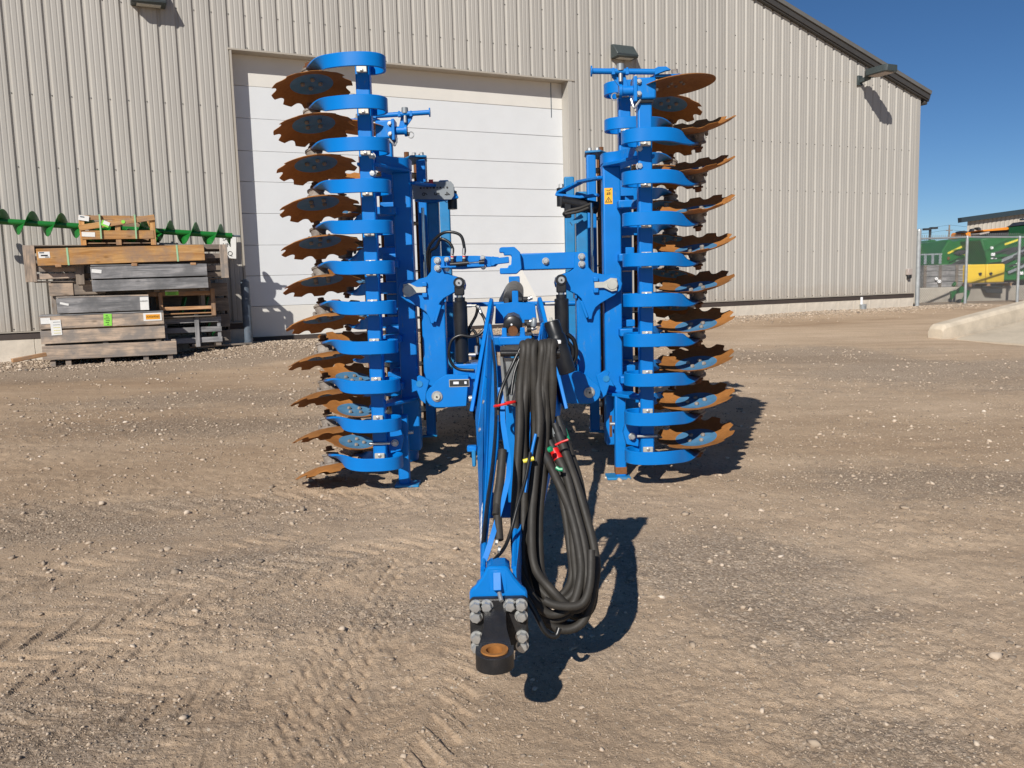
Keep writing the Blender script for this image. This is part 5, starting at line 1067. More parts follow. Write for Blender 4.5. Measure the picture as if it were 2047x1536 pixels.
# ---- folding towers, mirrored left and right
CX = 0.006
for s in (-1, 1):
    mx = lambda pts: [(CX + s * a, b) for a, b in pts]
    tw_ = vbeam('fold_tower', CX + s * 0.505, 5.565, 0.70, 1.50, 0.154, 0.13); box('tower_cap', (CX + s * 0.47, 5.535, 1.505), (0.06, 0.10, 0.012), 'blue', .003, tw_)
    # big front plate carrying cylinder, lock arm and wing pin
    out = mx([(0.293, 1.465), (0.30, 1.50), (0.325, 1.515), (0.385, 1.535), (0.415, 1.555), (0.418, 1.640), (0.430, 1.655), (0.492, 1.655), (0.502, 1.640), (0.506, 1.56), (0.535, 1.525), (0.60, 1.51), (0.665, 1.51), (0.705, 1.49), (0.722, 1.45), (0.712, 1.408), (0.672, 1.375), (0.58, 1.325), (0.548, 1.30), (0.53, 1.265), (0.522, 1.225), (0.500, 1.225), (0.490, 1.26), (0.462, 1.345), (0.455, 1.36), (0.43, 1.385), (0.355, 1.425), (0.30, 1.435)])
    fp_ = poly('pivot_plate', out, 5.475, 0.022); poly('pivot_plate', out, 5.66, 0.022)
    poly('stiffener', mx([(0.415, 1.36), (0.432, 1.36), (0.432, 1.50), (0.415, 1.52)]), 5.55, 0.14)
    MB().bar((CX + s * 0.455, 5.46, 1.345), (CX + s * 0.492, 5.46, 1.235), 0.02, 0.012, Y_).build('plate_fold', MT['blue'], fp_, bevel=.004)
    for dz_ in (1.580, 1.627): bolt((CX + s * 0.462, 5.463, dz_), B_MD, fp_)
    # wing pivot pin with keeper plate
    pp = V((CX + s * 0.655, 5.463, 1.445)); pin = MB().cyl(pp + V((0, -.026, 0)), pp + V((0, .25, 0)), 0.036, 22).build('wing_pivot_pin', MT['clamp'], hw, bevel=.005)
    MB().prism([(pp.x + s * 0.03, pp.z + .038), (pp.x - s * .01, pp.z + .042), (pp.x - s * .055, pp.z + .018), (pp.x - s * .115, pp.z + .018), (pp.x - s * .115, pp.z - .020), (pp.x - s * .055, pp.z - .020), (pp.x - s * .005, pp.z - .045), (pp.x + s * .03, pp.z - .040)], 0.012, FXZ(5.447)).build('pin_keeper', MT['clamp'], pin, bevel=.002)
    for dz_ in (0.035, -0.036): box('keeper_block', (pp.x - s * 0.105, 5.452, pp.z + dz_), (0.032, 0.022, 0.028), 'blue', .004, fp_)
    # lower hinge plates and fold pin
    lo = mx([(0.30, 0.70), (0.28, 0.905), (0.42, 0.905), (0.475, 0.875), (0.50, 0.85)] + [(0.485 + 0.072 * math.cos(a), 0.768 + 0.072 * math.sin(a)) for a in np.linspace(R_(70), R_(-90), 12)] + [(0.44, 0.695)])
    hp = poly('hinge_plate', lo, 5.335, 0.024); poly('hinge_plate', lo, 5.70, 0.024)
    fp2_ = MB().cyl((CX + s * 0.485, 5.315, 0.768), (CX + s * 0.485, 5.74, 0.768), 0.036, 22).build('fold_pin', MT['zinc'], hw, bevel=.004); MB().cyl((CX + s * 0.485, 5.312, 0.768), (CX + s * 0.485, 5.300, 0.768), 0.020, 16).build('pin_cap', MT['clamp'], fp2_); MB().cyl((CX + s * .485, 5.300, .768), (CX + s * .485, 5.296, .768), 0.006, 8).build('pin_hole', MT['ink'], fp2_)
    # crescent bracket between tower foot and wing beam
    poly('stop_bracket', mx([(0.535, 0.865), (0.60, 0.90), (0.625, 0.885), (0.612, 0.86), (0.635, 0.835), (0.655, 0.79), (0.62, 0.80), (0.60, 0.74), (0.565, 0.71), (0.56, 0.78)]), 5.40, 0.03, holes=())
    MB().cyl((CX + s * 0.60, 5.38, 0.845), (CX + s * 0.60, 5.45, 0.845), 0.021, 14).build('stop_pin', MT['blue_old'], hw); MB().cyl((CX + s * 0.625, 5.6, 0.86), (CX + s * 0.72, 5.6, 0.86), 0.020, 14).build('stop_tube', MT['blue'], hw)
    MB().cyl((CX + s * 0.285, 5.36, 0.745), (CX + s * 0.235, 5.36, 0.745), 0.020, 14).build('bushing', MT['zinc'], hp); MB().cyl((CX + s * 0.30, 5.36, 0.745), (CX + s * 0.315, 5.36, 0.745), 0.009, 10).build('grease_nipple', MT['zinc'], hp)
    # fold cylinder
    cx = CX + s * 0.325; cy = 5.42
    cb = MB().lathe((cx, cy, 0.965), Z_, [(0.03, 0), (0.046, 0.012), (0.046, 0.395), (0.040, 0.400), (0.034, 0.400), (0.034, 0.425), (0.02, 0.425)], 24).build('fold_cylinder', MT['black'], hw)
    MB().cyl((cx, cy, 1.38), (cx, cy, 1.43), 0.021, 16).build('piston_rod', MT['rod'], cb); MB().box((cx, cy, 1.432), (0.062, 0.062, 0.06)).build('rod_clevis', MT['black'], cb, bevel=.006); MB().cyl((cx, cy - .035, 1.482), (cx, cy + .035, 1.482), 0.036, 20).build('rod_eye', MT['black'], cb, bevel=.004)
    MB().cyl((cx, cy - .045, 1.482), (cx, cy + .1, 1.482), 0.022, 18).build('eye_pin', MT['zinc'], cb, bevel=.002); MB().cyl((cx, cy - .0455, 1.482), (cx, cy - .05, 1.482), 0.006, 8).build('pin_hole', MT['ink'], cb)
    MB().cyl((cx - s * 0.02, cy - .03, 0.945), (cx - s * .02, cy + .06, 0.945), 0.042, 20).build('base_eye', MT['black'], cb, bevel=.004); MB().cyl((cx - s * .02, cy - .045, 0.945), (cx - s * .02, cy + .1, 0.945), 0.022, 18).build('eye_pin', MT['zinc'], cb, bevel=.002)
    MB().cyl((cx - s * .045, cy, 1.335), (cx - s * .075, cy, 1.335), 0.011, 10).build('port_fitting', MT['zinc'], cb); MB().cyl((cx - s * .075, cy, 1.335), (cx - s * .105, cy, 1.335), 0.008, 10).build('port_fitting', MT['clamp'], cb)
    MB().cyl((cx - s * .045, cy, 1.02), (cx - s * .09, cy, 1.02), 0.011, 10).build('port_fitting', MT['zinc'], cb)
    # cross frame blocks behind the hinges
    box('frame_block', (CX + s * 0.27, 5.52, 0.915), (0.22, 0.30, 0.10)); box('frame_block', (CX + s * 0.30, 5.55, 0.80), (0.16, 0.30, 0.18), 'blue')
box('cross_beam', (CX, 5.62, 0.83), (0.60, 0.16, 0.16)); box('cross_beam', (CX, 6.6, 1.00), (1.00, 0.12, 0.12)); MB().cyl((-0.62, 6.62, 1.318), (0.64, 6.62, 1.300), 0.018, 12).build('cross_tube', MT['blue'], hw)
# transport lock arms between the towers
ra = box('lock_arm', (0.24, 5.50, 1.606), (0.42, 0.02, 0.105)); box('lock_arm_rear', (0.24, 5.62, 1.606), (0.42, 0.02, 0.105), 'blue', .004, ra)
jaw = [(-0.058, 1.53), (-0.058, 1.568), (-0.005, 1.568), (-0.002, 1.585), (0.015, 1.585), (0.02, 1.635), (0.015, 1.648), (-0.03, 1.648), (-0.03, 1.665), (-0.058, 1.665), (-0.058, 1.69), (-0.048, 1.70), (0.04, 1.70), (0.075, 1.665), (0.085, 1.56), (0.05, 1.528)]
poly('lock_jaw', jaw, 5.47, 0.075, bevel=.005); bolt((0.238, 5.488, 1.606), B_MD, ra)
la = poly('lock_arm', [(-0.47, 1.655), (-0.30, 1.655), (-0.20, 1.652), (-0.062, 1.640), (-0.055, 1.622), (-0.055, 1.605), (-0.085, 1.580), (-0.30, 1.568), (-0.47, 1.575)], 5.50, 0.03); poly('lock_tongue', [(-0.115, 1.583), (-0.115, 1.640), (-0.095, 1.645), (-0.085, 1.632), (0.002, 1.640), (0.004, 1.600), (-0.085, 1.592), (-0.095, 1.583)], 5.46, 0.05)
lc = MB().cyl((-0.375, 5.455, 1.600), (-0.255, 5.455, 1.606), 0.015, 14).build('latch_cylinder', MT['black'], hw); MB().cyl((-0.255, 5.455, 1.606), (-0.175, 5.455, 1.609), 0.007, 10).build('latch_rod', MT['rod'], lc); MB().cyl((-0.19, 5.455, 1.608), (-0.155, 5.455, 1.610), 0.016, 12).build('latch_eye', MT['black'], lc)
box('latch_shelf', (-0.385, 5.44, 1.585), (0.10, 0.06, 0.010), 'blue', .002); box('latch_shelf', (-0.21, 5.44, 1.588), (0.11, 0.05, 0.014), 'blue', .002)
for p in ((-0.165, 5.455, 1.638), (-0.163, 5.455, 1.578), (-0.395, 5.455, 1.632), (-0.395, 5.455, 1.572)): bolt(p, B_SM)
for x in (-0.36, -0.285):
    MB().cyl((x, 5.455, 1.612), (x, 5.455, 1.635), 0.012, 10).build('port_fitting', MT['ink'], lc); MB().cyl((x, 5.455, 1.632), (x, 5.455, 1.665), 0.010, 10).build('port_fitting', MT['clamp'], lc)
for x, hgt, ex in ((-0.36, 1.762, -0.50), (-0.285, 1.805, -0.515)):
    pts = smoothpath([(x, 5.455, 1.66), (x + .005, 5.455, 1.70), (x - .02, 5.46, hgt - .02), ((x + ex) / 2, 5.47, hgt), (ex + .035, 5.50, hgt - .05), (ex - .01, 5.54, 1.68), (ex - .005, 5.58, 1.56), (ex + .04, 5.62, 1.48)], 8)
    MB().tube(pts, 0.010, 10).build('hydraulic_hose', MT['rubber2'], hw)
    MB().cyl((x, 5.455, 1.645), (x + .001, 5.455, 1.652), 0.011, 10).build('red_ring', MT['red'], lc); MB().cyl((x, 5.455, 1.665), (x + .002, 5.455, 1.70), 0.0115, 10).build('hose_ferrule', MT['zinc'], lc)
# hoses around the left cylinder
def hose(pts, r=0.010, mat='rubber2', name='hydraulic_hose', k=8, n=10): return MB().tube(smoothpath(pts, k), r, n).build(name, MT[mat], hw)
hose([(-0.215, 5.42, 1.335), (-0.20, 5.41, 1.31), (-0.165, 5.40, 1.25), (-0.16, 5.38, 1.20), (-0.195, 5.37, 1.155), (-0.25, 5.36, 1.14), (-0.32, 5.36, 1.15), (-0.375, 5.36, 1.12), (-0.395, 5.36, 1.05), (-0.385, 5.37, 0.98), (-0.34, 5.37, 0.935), (-0.24, 5.36, 0.925)])
hose([(-0.23, 5.44, 1.02), (-0.215, 5.44, 1.05), (-0.215, 5.45, 1.12), (-0.235, 5.46, 1.17), (-0.26, 5.46, 1.17), (-0.28, 5.47, 1.12)]); hose([(-0.205, 5.43, 1.33), (-0.22, 5.44, 1.27), (-0.265, 5.46, 1.19), (-0.29, 5.48, 1.10)])
MB().cyl((-0.223, 5.44, 1.02), (-0.223, 5.44, 1.075), 0.0125, 10).build('hose_ferrule', MT['zinc'], hw); MB().cyl((-0.205, 5.42, 1.33), (-0.185, 5.405, 1.285), 0.012, 10).build('hose_ferrule', MT['zinc'], hw)
hose([(0.225, 5.42, 1.335), (0.205, 5.42, 1.335), (0.20, 5.41, 1.30), (0.20, 5.36, 1.24), (0.20, 5.30, 1.22)], 0.008)
hose([(0.36, 5.36, 1.14), (0.40, 5.36, 1.10), (0.415, 5.36, 1.02), (0.39, 5.36, 0.95), (0.33, 5.36, 0.92)], 0.014); hose([(0.35, 5.34, 1.10), (0.385, 5.34, 1.06), (0.39, 5.34, 1.0), (0.36, 5.34, 0.95)], 0.012)
KS[0] = 1.0
# scale plate on the left, sensor pack and hoses on the right
sp = MB().prism([(-0.72, 2.085), (-0.72, 2.205), (-0.395, 2.200), (-0.375, 2.175), (-0.375, 2.10), (-0.395, 2.073), (-0.47, 2.075)], 0.006, FXZ(6.12)).build('depth_scale_plate', MT['scale'], hw, bevel=.001)
for tx, x in (('6', -0.585), ('5', -0.50), ('4', -0.425)): text(tx, 0.055, (x, 6.114, 2.115), Z_ * -1, X_, MT['ink'], 'numeral', sp)
for i in range(9): MB().cyl((-0.61 + i * .0235, 6.117, 2.158), (-0.61 + i * .0235, 6.113, 2.158), 0.007 if i % 2 == 0 else 0.005, 10).build('scale_hole', MT['ink'], sp)
MB().prism([(-0.548, 2.165), (-0.522, 2.165), (-0.518, 2.215), (-0.552, 2.215)], 0.008, FXZ(6.108)).build('pointer', MT['red'], sp)
MB().cyl((0.40, 6.26, 2.05), (0.66, 6.28, 2.00), 0.045, 16).build('sensor_body', MT['black'], hw); MB().box((0.44, 6.24, 1.98), (0.05, 0.05, 0.10)).build('sensor_foot', MT['black'], hw, bevel=.006)
hose([(0.60, 6.16, 2.02), (0.52, 6.14, 1.99), (0.44, 6.14, 1.975), (0.405, 6.15, 1.955), (0.42, 6.17, 1.94)], 0.011, 'rubber'); hose([(0.58, 6.14, 1.99), (0.51, 6.13, 1.965), (0.45, 6.13, 1.955), (0.415, 6.14, 1.95)], 0.011, 'rubber')
MB().bar((0.46, 6.2, 1.885), (0.54, 6.2, 1.94), 0.05, 0.03).build('sensor_bracket', MT['blue_old'], hw)
# warning sticker, type plate
yl = MB().box((0.6809, 5.7585, 2.0324), (0.055, 0.0015, 0.105)).build('warning_sticker', MT['yellow_lbl'], hw)
tri = [(0.6571, 1.9909), (0.7048, 1.9909), (0.6809, 2.0283)]; tri2 = [(0.6643, 1.9951), (0.6975, 1.9951), (0.6809, 2.0210)]
MB().prism(tri, 0.0015, FXZ(5.7568), holes=[tri2]).build('warning_triangle', MT['ink'], yl); MB().bar((0.6809, 5.7562, 1.9992), (0.6809, 5.7562, 2.0138), 0.004, 0.0015, -Y_).build('warning_mark', MT['ink'], yl)
for p0, p1 in (((0.6674, 2.0439), (0.6965, 2.0459)), ((0.6695, 2.0522), (0.6944, 2.0542)), ((0.6726, 2.0387), (0.6726, 2.0563)), ((0.6851, 2.0407), (0.6872, 2.0574)), ((0.6674, 2.0698), (0.6851, 2.0657)), ((0.6851, 2.0657), (0.6975, 2.0802))): MB().bar((p0[0], 5.7565, p0[1]), (p1[0], 5.7565, p1[1]), 0.003, 0.0015, -Y_).build('pictogram', MT['ink'], yl)
KS[0] = 1.0364
tpl = MB().box((-0.335, 5.321, 0.850), (0.128, 0.002, 0.048)).build('type_plate', MT['clamp'], hw); MB().box((-0.335, 5.3192, 0.850), (0.122, 0.002, 0.040)).build('plate_face', MT['ink'], tpl)
for x, w_ in ((-0.355, 0.034), (-0.295, 0.014)): MB().box((x, 5.3178, 0.852), (w_, 0.0015, 0.016)).build('plate_field', MT['white'], tpl)
KS[0] = 1.0
MB().box((0.675, 5.7585, 0.47), (0.018, 0.002, 0.15)).build('paint_scuff', MT['rustbar'], hw); MB().box((0.749, 5.7585, 0.52), (0.010, 0.002, 0.09)).build('paint_scuff', MT['rustbar'], hw)

# ---- centre frame and drawbar
FC = 0.037
for s in (-1, 1):
    top_i = V((FC + s * 0.142, 5.45, 1.375)); lo_f = V((FC + s * 0.272, 4.98, 0.715)); lo_b = V((FC + s * 0.25, 5.75, 0.715)); up_b = V((FC + s * 0.142, 5.75, 1.30))
    mb = MB(); th = V((s * 0.024, 0, 0.004)); P = [top_i, V((FC + s * 0.15, 5.36, 1.34)), lo_f, lo_b, up_b]
    mb.add(P + [p + th for p in P], [(0, 1, 2, 3, 4), (9, 8, 7, 6, 5)] + [(i, (i + 1) % 5, 5 + (i + 1) % 5, 5 + i) for i in range(5)]); mb.build('frame_cheek', MT['blue'], hw, bevel=.004)
    # drawbar side plate: loft from the hitch back to the frame, with two long diamond openings
    XH = -0.07; st = []
    for Y0, xt, zt, xb, zb in ((2.64, -0.061 + s * 0.058, 0.550, -0.061 + s * 0.063, 0.310), (2.90, -0.055 + s * 0.060, 0.614, -0.055 + s * 0.080, 0.330), (3.20, -0.043 + s * 0.058, 0.687, -0.043 + s * 0.100, 0.380), (3.60, -0.024 + s * 0.056, 0.785, -0.024 + s * 0.135, 0.440), (4.10, 0.000 + s * 0.083, 0.908, 0.000 + s * 0.180, 0.520), (4.60, 0.018 + s * 0.112, 1.030, 0.018 + s * 0.222, 0.620), (4.95, 0.028 + s * 0.140, 1.116, 0.028 + s * 0.252, 0.680), (5.28, 0.037 + s * 0.172, 1.225, 0.037 + s * 0.272, 0.700)):
        st.append((Y0, V((xt, Y0, zt)), V((xb, Y0, zb))))
    def ppt(Y0, f):
        for (ya, ta, ba), (yb, tb, bb) in zip(st[:-1], st[1:]):
            if Y0 <= yb + 1e-6:
                q = (Y0 - ya) / (yb - ya); return ta.lerp(tb, q).lerp(ba.lerp(bb, q), f)
        return st[-1][1].lerp(st[-1][2], f)
    outl = [(y, 0.0) for y in np.linspace(2.64, 5.28, 24)] + [(y, 1.0) for y in np.linspace(5.28, 2.64, 24)]
    dia = lambda y0, y1, f0, h: [(y0, f0), (y0 + .16, f0 - h), (y1 - .12, f0 - h), (y1, f0), (y1 - .12, f0 + h), (y0 + .16, f0 + h)]
    holes = [dia(3.40, 4.15, 0.64, 0.075), dia(4.35, 4.95, 0.42, 0.075)]
    loops = [outl] + holes; flat = [p for l in loops for p in l]; n = len(flat)
    tri_ = tessellate_polygon([[V((p[0], p[1] * 0.4, 0)) for p in l] for l in loops])
    A = [ppt(*p) for p in flat]; B = [p + V((-s * 0.012, 0, -0.004)) for p in A]; F = [tuple(t) for t in tri_] + [tuple(n + i for i in t)[::-1] for t in tri_]; b0 = 0
    for l in loops:
        k2 = len(l); F += [(b0 + i, b0 + (i + 1) % k2, n + b0 + (i + 1) % k2, n + b0 + i) for i in range(k2)]; b0 += k2
    dp = MB().add(A + B, F).build('drawbar_plate', MT['blue'], hw, smooth=False)
    tf = [ppt(y, 0.0) for y in np.linspace(2.66, 5.26, 24)]; MB().tube([p + V((-s * .008, 0, -.004)) for p in tf], 0.009, 8).build('drawbar_flange', MT['blue'], dp)
    if s < 0:
        # side lettering, reading towards the hitch
        for body, y0, f, size in (('LEMKEN', 4.22, 0.30, 0.19), ('Heliodor', 3.42, 0.80, 0.085)):
            c0 = ppt(y0, f); axd_ = (ppt(y0 - .3, f) - ppt(y0 + .3, f)); ayd = ppt(y0, f - .2) - ppt(y0, f + .2); nn = axd_.cross(ayd).normalized()
            text(body, size, c0 + nn * 0.004, axd_, ayd, MT['white'], 'lettering', dp)
        for y0, y1, f0, f1 in ((2.84, 3.13, 0.42, 0.72),):
            Q = [ppt(y0, f0 + .05), ppt(y0 + .05, f0 - .02), ppt(y1 - .05, f0 - .02), ppt(y1, f0 + .1), ppt(y1 - .08, f1), ppt(y0 + .08, f1)]; off = V((-0.003, -0.001, 0.001)); MB().add([q + off for q in Q] + [q + off * .2 for q in Q], [tuple(range(6)), tuple(range(11, 5, -1))] + [(i, (i + 1) % 6, 6 + (i + 1) % 6, 6 + i) for i in range(6)]).build('yellow_reflector', MT['yellow_lbl'], dp, smooth=False)
        for y0, f in ((4.66, 0.55), (4.52, 0.80)): MB().lathe(ppt(y0, f), (-1, -.3, .2), [(0.012, 0), (0.012, 0.008), (0.006, 0.010)], 8).build('bolt', MT['zinc'], dp)
        MB().box(ppt(4.45, 0.98) + V((-.03, 0, 0)), (0.05, 0.05, 0.03)).build('side_lug', MT['blue'], dp, bevel=.004); MB().box(ppt(4.45, 0.98) + V((-.02, 0, -0.05)), (0.02, 0.06, 0.09)).build('side_lug', MT['blue_old'], dp, bevel=.004)
        hose([ppt(y, 0.02) + V((0.004, 0, 0.012)) for y in (5.0, 4.6, 4.2, 3.8, 3.4, 3.05, 2.8)], 0.008)
for Y0, z, w_ in ((5.05, 0.93, 0.30), (3.45, 0.55, 0.16), (4.4, 0.70, 0.22)): box('drawbar_crosspiece', (0.03 if Y0 > 4.8 else (0.01 if Y0 > 4 else -0.03), Y0, z), (w_, 0.05, 0.10), 'blue', .004)
# cylinder carrier above the drawbar
poly('carrier_plate', [(FC - 0.14, 1.205), (FC - 0.13, 1.335), (FC - 0.02, 1.345), (FC - .02, 1.42), (FC + .02, 1.42), (FC + .02, 1.345), (FC + 0.13, 1.335), (FC + 0.14, 1.205)], 5.62, 0.03)
box('carrier_bar', (FC - 0.01, 5.08, 1.128), (0.20, 0.05, 0.05)); 
for x in (-0.055, 0.055): poly('carrier_ear', [(FC - .02 + x - .025, 1.14), (FC - .02 + x + .025, 1.14), (FC - .02 + x + .014, 1.165), (FC - .02 + x + .014, 1.205), (FC - .02 + x - .014, 1.205), (FC - .02 + x - .014, 1.165)], 5.08, 0.025)
ec = MB().lathe((FC - .022, 5.20, 1.222), (0, 1, 0.10), [(0.045, -.07), (0.060, -.06), (0.060, 0.10), (0.052, 0.11)], 10).build('cylinder_end_cap', MT['black'], hw, bevel=.003); MB().cyl((FC - .022, 5.135, 1.185), (FC - .022, 5.10, 1.182), 0.030, 16).build('copper_seal', MT['rustbar'], ec); MB().cyl((FC - .03, 5.128, 1.222), (FC - .03, 5.122, 1.222), 0.006, 8).build('mark', MT['white'], ec)
lc2 = MB().lathe((FC - .012, 5.80, 1.365), (0.02, 1, 0.085), [(0.030, -0.05), (0.068, -.04), (0.070, 0.0), (0.070, 0.62), (0.06, 0.63), (0.022, 0.63), (0.022, 0.95)], 24).build('lift_cylinder', MT['black'], hw)
MB().lathe((FC + .0, 6.50, 1.435), (0.02, 1, 0.085), [(0.024, 0), (0.024, 0.35)], 16).build('piston_rod', MT['rod'], lc2); MB().box((FC + .005, 7.0, 1.47), (0.09, 0.14, 0.11)).build('rod_clevis', MT['blue'], lc2, bevel=.006)
for dx in (-.045, .045): MB().box((FC - .012 + dx, 5.735, 1.345), (0.035, 0.03, 0.06)).build('gland_lug', MT['mdark'], lc2, bevel=.006)
for p, r in (((FC + .085, 5.5, 1.215), .014), ((FC + .10, 5.5, 1.20), .018), ((FC + .085, 5.72, 1.36), .014), ((FC + .10, 5.5, 1.17), .014)): MB().cyl(V(p), V(p) + V((.03, 0, .012)), r, 10).build('valve_fitting', MT['zinc'], hw); MB().cyl(V(p) + V((-.03, 0, 0)), V(p), r * 1.3, 10).build('valve_block', MT['ink'], hw)
MB().lathe((FC + 0.105, 5.25, 1.19), (0.12, 0, 1), [(0.008, 0), (0.018, 0.012), (0.018, 0.055), (0.01, 0.065)], 12).build('valve_body', MT['scale'], hw)
box('undercarriage_box', (FC + .02, 5.75, 1.05), (0.20, 0.40, 0.16), 'mdark', .02)
# slow vehicle emblem seen from its back
smv = MB().prism([(-0.105, 1.27), (0.245, 1.255), (0.268, 1.30), (0.115, 1.615), (0.065, 1.62), (-0.10, 1.32)], 0.004, FXZ(8.0)).build('slow_vehicle_emblem', MT['door_cream'], hw); box('emblem_post', (0.08, 8.06, 1.1), (0.05, 0.05, 0.8), 'blue_old', .004)
box('rear_frame_beam', (0.05, 7.6, 0.95), (0.9, 0.12, 0.12), 'blue_old'); box('rear_spine', (0.03, 6.6, 0.92), (0.18, 2.1, 0.18), 'blue_old')
for s in (-1, 1):
    wh = MB().lathe((0.03 + s * 0.16, 7.75, gz(0, 7.75) + 0.37), (s, 0, 0), [(0.16, -.02), (0.18, 0.0), (0.33, 0.0), (0.37, 0.04), (0.37, 0.19), (0.33, 0.23), (0.18, 0.23), (0.16, 0.2)], 32).build('transport_tyre', MT['rubber2'], hw); MB().lathe((0.03 + s * 0.18, 7.75, gz(0, 7.75) + 0.37), (s, 0, 0), [(0.05, 0), (0.175, 0.02), (0.175, 0.17), (0.05, 0.19)], 24).build('rim', MT['white'], wh)
# accumulator
ac = MB().tube([(0.335, 5.0, 0.93), (0.275, 5.0, 1.13)], 0.052, 22).build('accumulator', MT['black'], hw, bevel=.006); MB().tube([(0.283, 5.0, 1.105), (0.275, 5.0, 1.132), (0.27, 5.0, 1.15), (0.265, 5.0, 1.165), (0.245, 5.0, 1.235), (0.243, 5.0, 1.243)], [0.056, 0.057, 0.053, 0.047, 0.046, 0.040], 22).build('accumulator_cap', MT['rubber2'], ac)
MB().cyl((0.243, 5.0, 1.24), (0.240, 5.0, 1.262), 0.009, 10).build('gas_valve', MT['clamp'], ac)
# ---- hitch (drawn at a nominal size, then set to its measured size and place)
HK = 0.889
def hp_(p): return V((p[0] * HK, p[1] * HK, 1.474 + (p[2] - 1.474) * HK))
def hq(m_): m_.v = [tuple(hp_(p)) for p in m_.v]; return m_
HX = -0.070; HY = 2.90
hb = hq(MB().prism([(HX - .104, 0.355), (HX - .104, 0.372), (HX - .08, 0.392), (HX - .055, 0.425), (HX - .042, 0.452), (HX - .036, 0.462), (HX + .034, 0.462), (HX + .040, 0.452), (HX + .058, 0.42), (HX + .082, 0.388), (HX + .104, 0.368), (HX + .104, 0.355), (HX + .104, 0.165), (HX - .104, 0.165)], 0.028, FXZ(2.945))).build('hitch_flange', MT['blue'], hw, bevel=.006)
hq(MB().add([(HX - .04, 2.93, 0.46), (HX + .04, 2.93, 0.46), (HX + .045, 2.93, 0.36), (HX - .045, 2.93, .36), (HX - .04, 3.05, 0.46), (HX + .04, 3.05, 0.46), (HX + .05, 3.05, 0.38), (HX - .05, 3.05, .38)], [(0, 1, 2, 3), (4, 7, 6, 5), (0, 4, 5, 1), (1, 5, 6, 2), (2, 6, 7, 3), (3, 7, 4, 0)])).build('hitch_neck', MT['blue'], hb, bevel=.012)
hq(MB().add([(HX - .018, 2.935, 0.45), (HX + .012, 2.935, 0.45), (HX + .012, 2.90, 0.385), (HX - .018, 2.90, 0.385), (HX + .012, 2.935, .372), (HX - .018, 2.935, .372)], [(0, 1, 2, 3), (3, 2, 4, 5), (0, 3, 5), (1, 4, 2), (0, 5, 4, 1)])).build('hitch_gusset', MT['blue'], hb, bevel=.002)
box('hitch_body', hp_((HX, 3.02, 0.27)), (0.155, 0.12, 0.18), 'blue', .02, hb); hq(MB().cyl((HX + .004, 2.895, 0.378), (HX + .012, 2.868, 0.358), 0.008, 10)).build('grease_nipple', MT['zinc'], hb)
pl = hq(MB().prism([(HX - .104, 0.17), (HX - .104, 0.345), (HX - .094, 0.357), (HX + .094, 0.357), (HX + .104, 0.345), (HX + .104, 0.17), (HX + .094, 0.158), (HX - .094, 0.158)], 0.032, FXZ(2.912))).build('hitch_plate', MT['black_cast'], hw, bevel=.006, seg=2)
for x, z in ((-.081, .333), (-.042, .333), (.040, .333), (.080, .333), (-.081, .294), (.080, .293), (-.081, .217), (.081, .216), (-.081, .180), (.081, .180)): bolt(hp_((HX + x, 2.895, z)), B_BIG, pl)
# tongue: lofted bar running into a flat eye with a worn bushing
mb = MB(); P = []; secs = [(2.90, .046, .205, .325), (2.87, .044, .210, .322), (2.83, .042, .212, .310), (2.79, .046, .212, .290), (2.76, .054, .212, .274), (2.73, .0605, .212, .2665), (2.70, .0635, .213, .265)]
for y, h_, z0, z1 in secs: P += [(HX - .012 - h_, y, z0), (HX - .012 + h_, y, z0), (HX - .012 + h_ * .88, y, z1), (HX - .012 - h_ * .88, y, z1)]
mb.add(P, [(i * 4 + j, i * 4 + (j + 1) % 4, i * 4 + 4 + (j + 1) % 4, i * 4 + 4 + j) for i in range(len(secs) - 1) for j in range(4)] + [(3, 2, 1, 0)])
ey = V((HX - .012, 2.665, 0))
arc = [(ey.x + .0635 * math.cos(a), ey.y + .0635 * math.sin(a)) for a in np.linspace(0, -math.pi, 26)]
mb.prism([(ey.x - .0635, 2.71)] + [(ey.x - .0635 + 0, 2.68)] + arc[::-1] + [(ey.x + .0635, 2.68), (ey.x + .0635, 2.71)], 0.052, (V((0, 0, 0.239)), X_, Y_, Z_), holes=[circ(ey.x, ey.y + .005, 0.033, 24)[::-1]])
tg = hq(mb).build('hitch_tongue', MT['black_cast'], pl, bevel=.010, seg=2, ang=40)
NB = 28; mb = MB(); P = []
for r, z in ((0.0325, 0.212), (0.0285, 0.268), (0.0455, 0.2705), (0.0465, 0.2655)): P += [(ey.x + r * math.cos(2 * math.pi * i / NB), ey.y + .005 + r * math.sin(2 * math.pi * i / NB), z) for i in range(NB)]
mb.add(P, [(k2 * NB + i, k2 * NB + (i + 1) % NB, (k2 + 1) * NB + (i + 1) % NB, (k2 + 1) * NB + i) for k2 in range(3) for i in range(NB)]); hq(mb).build('eye_bushing', MT['rust'], tg)
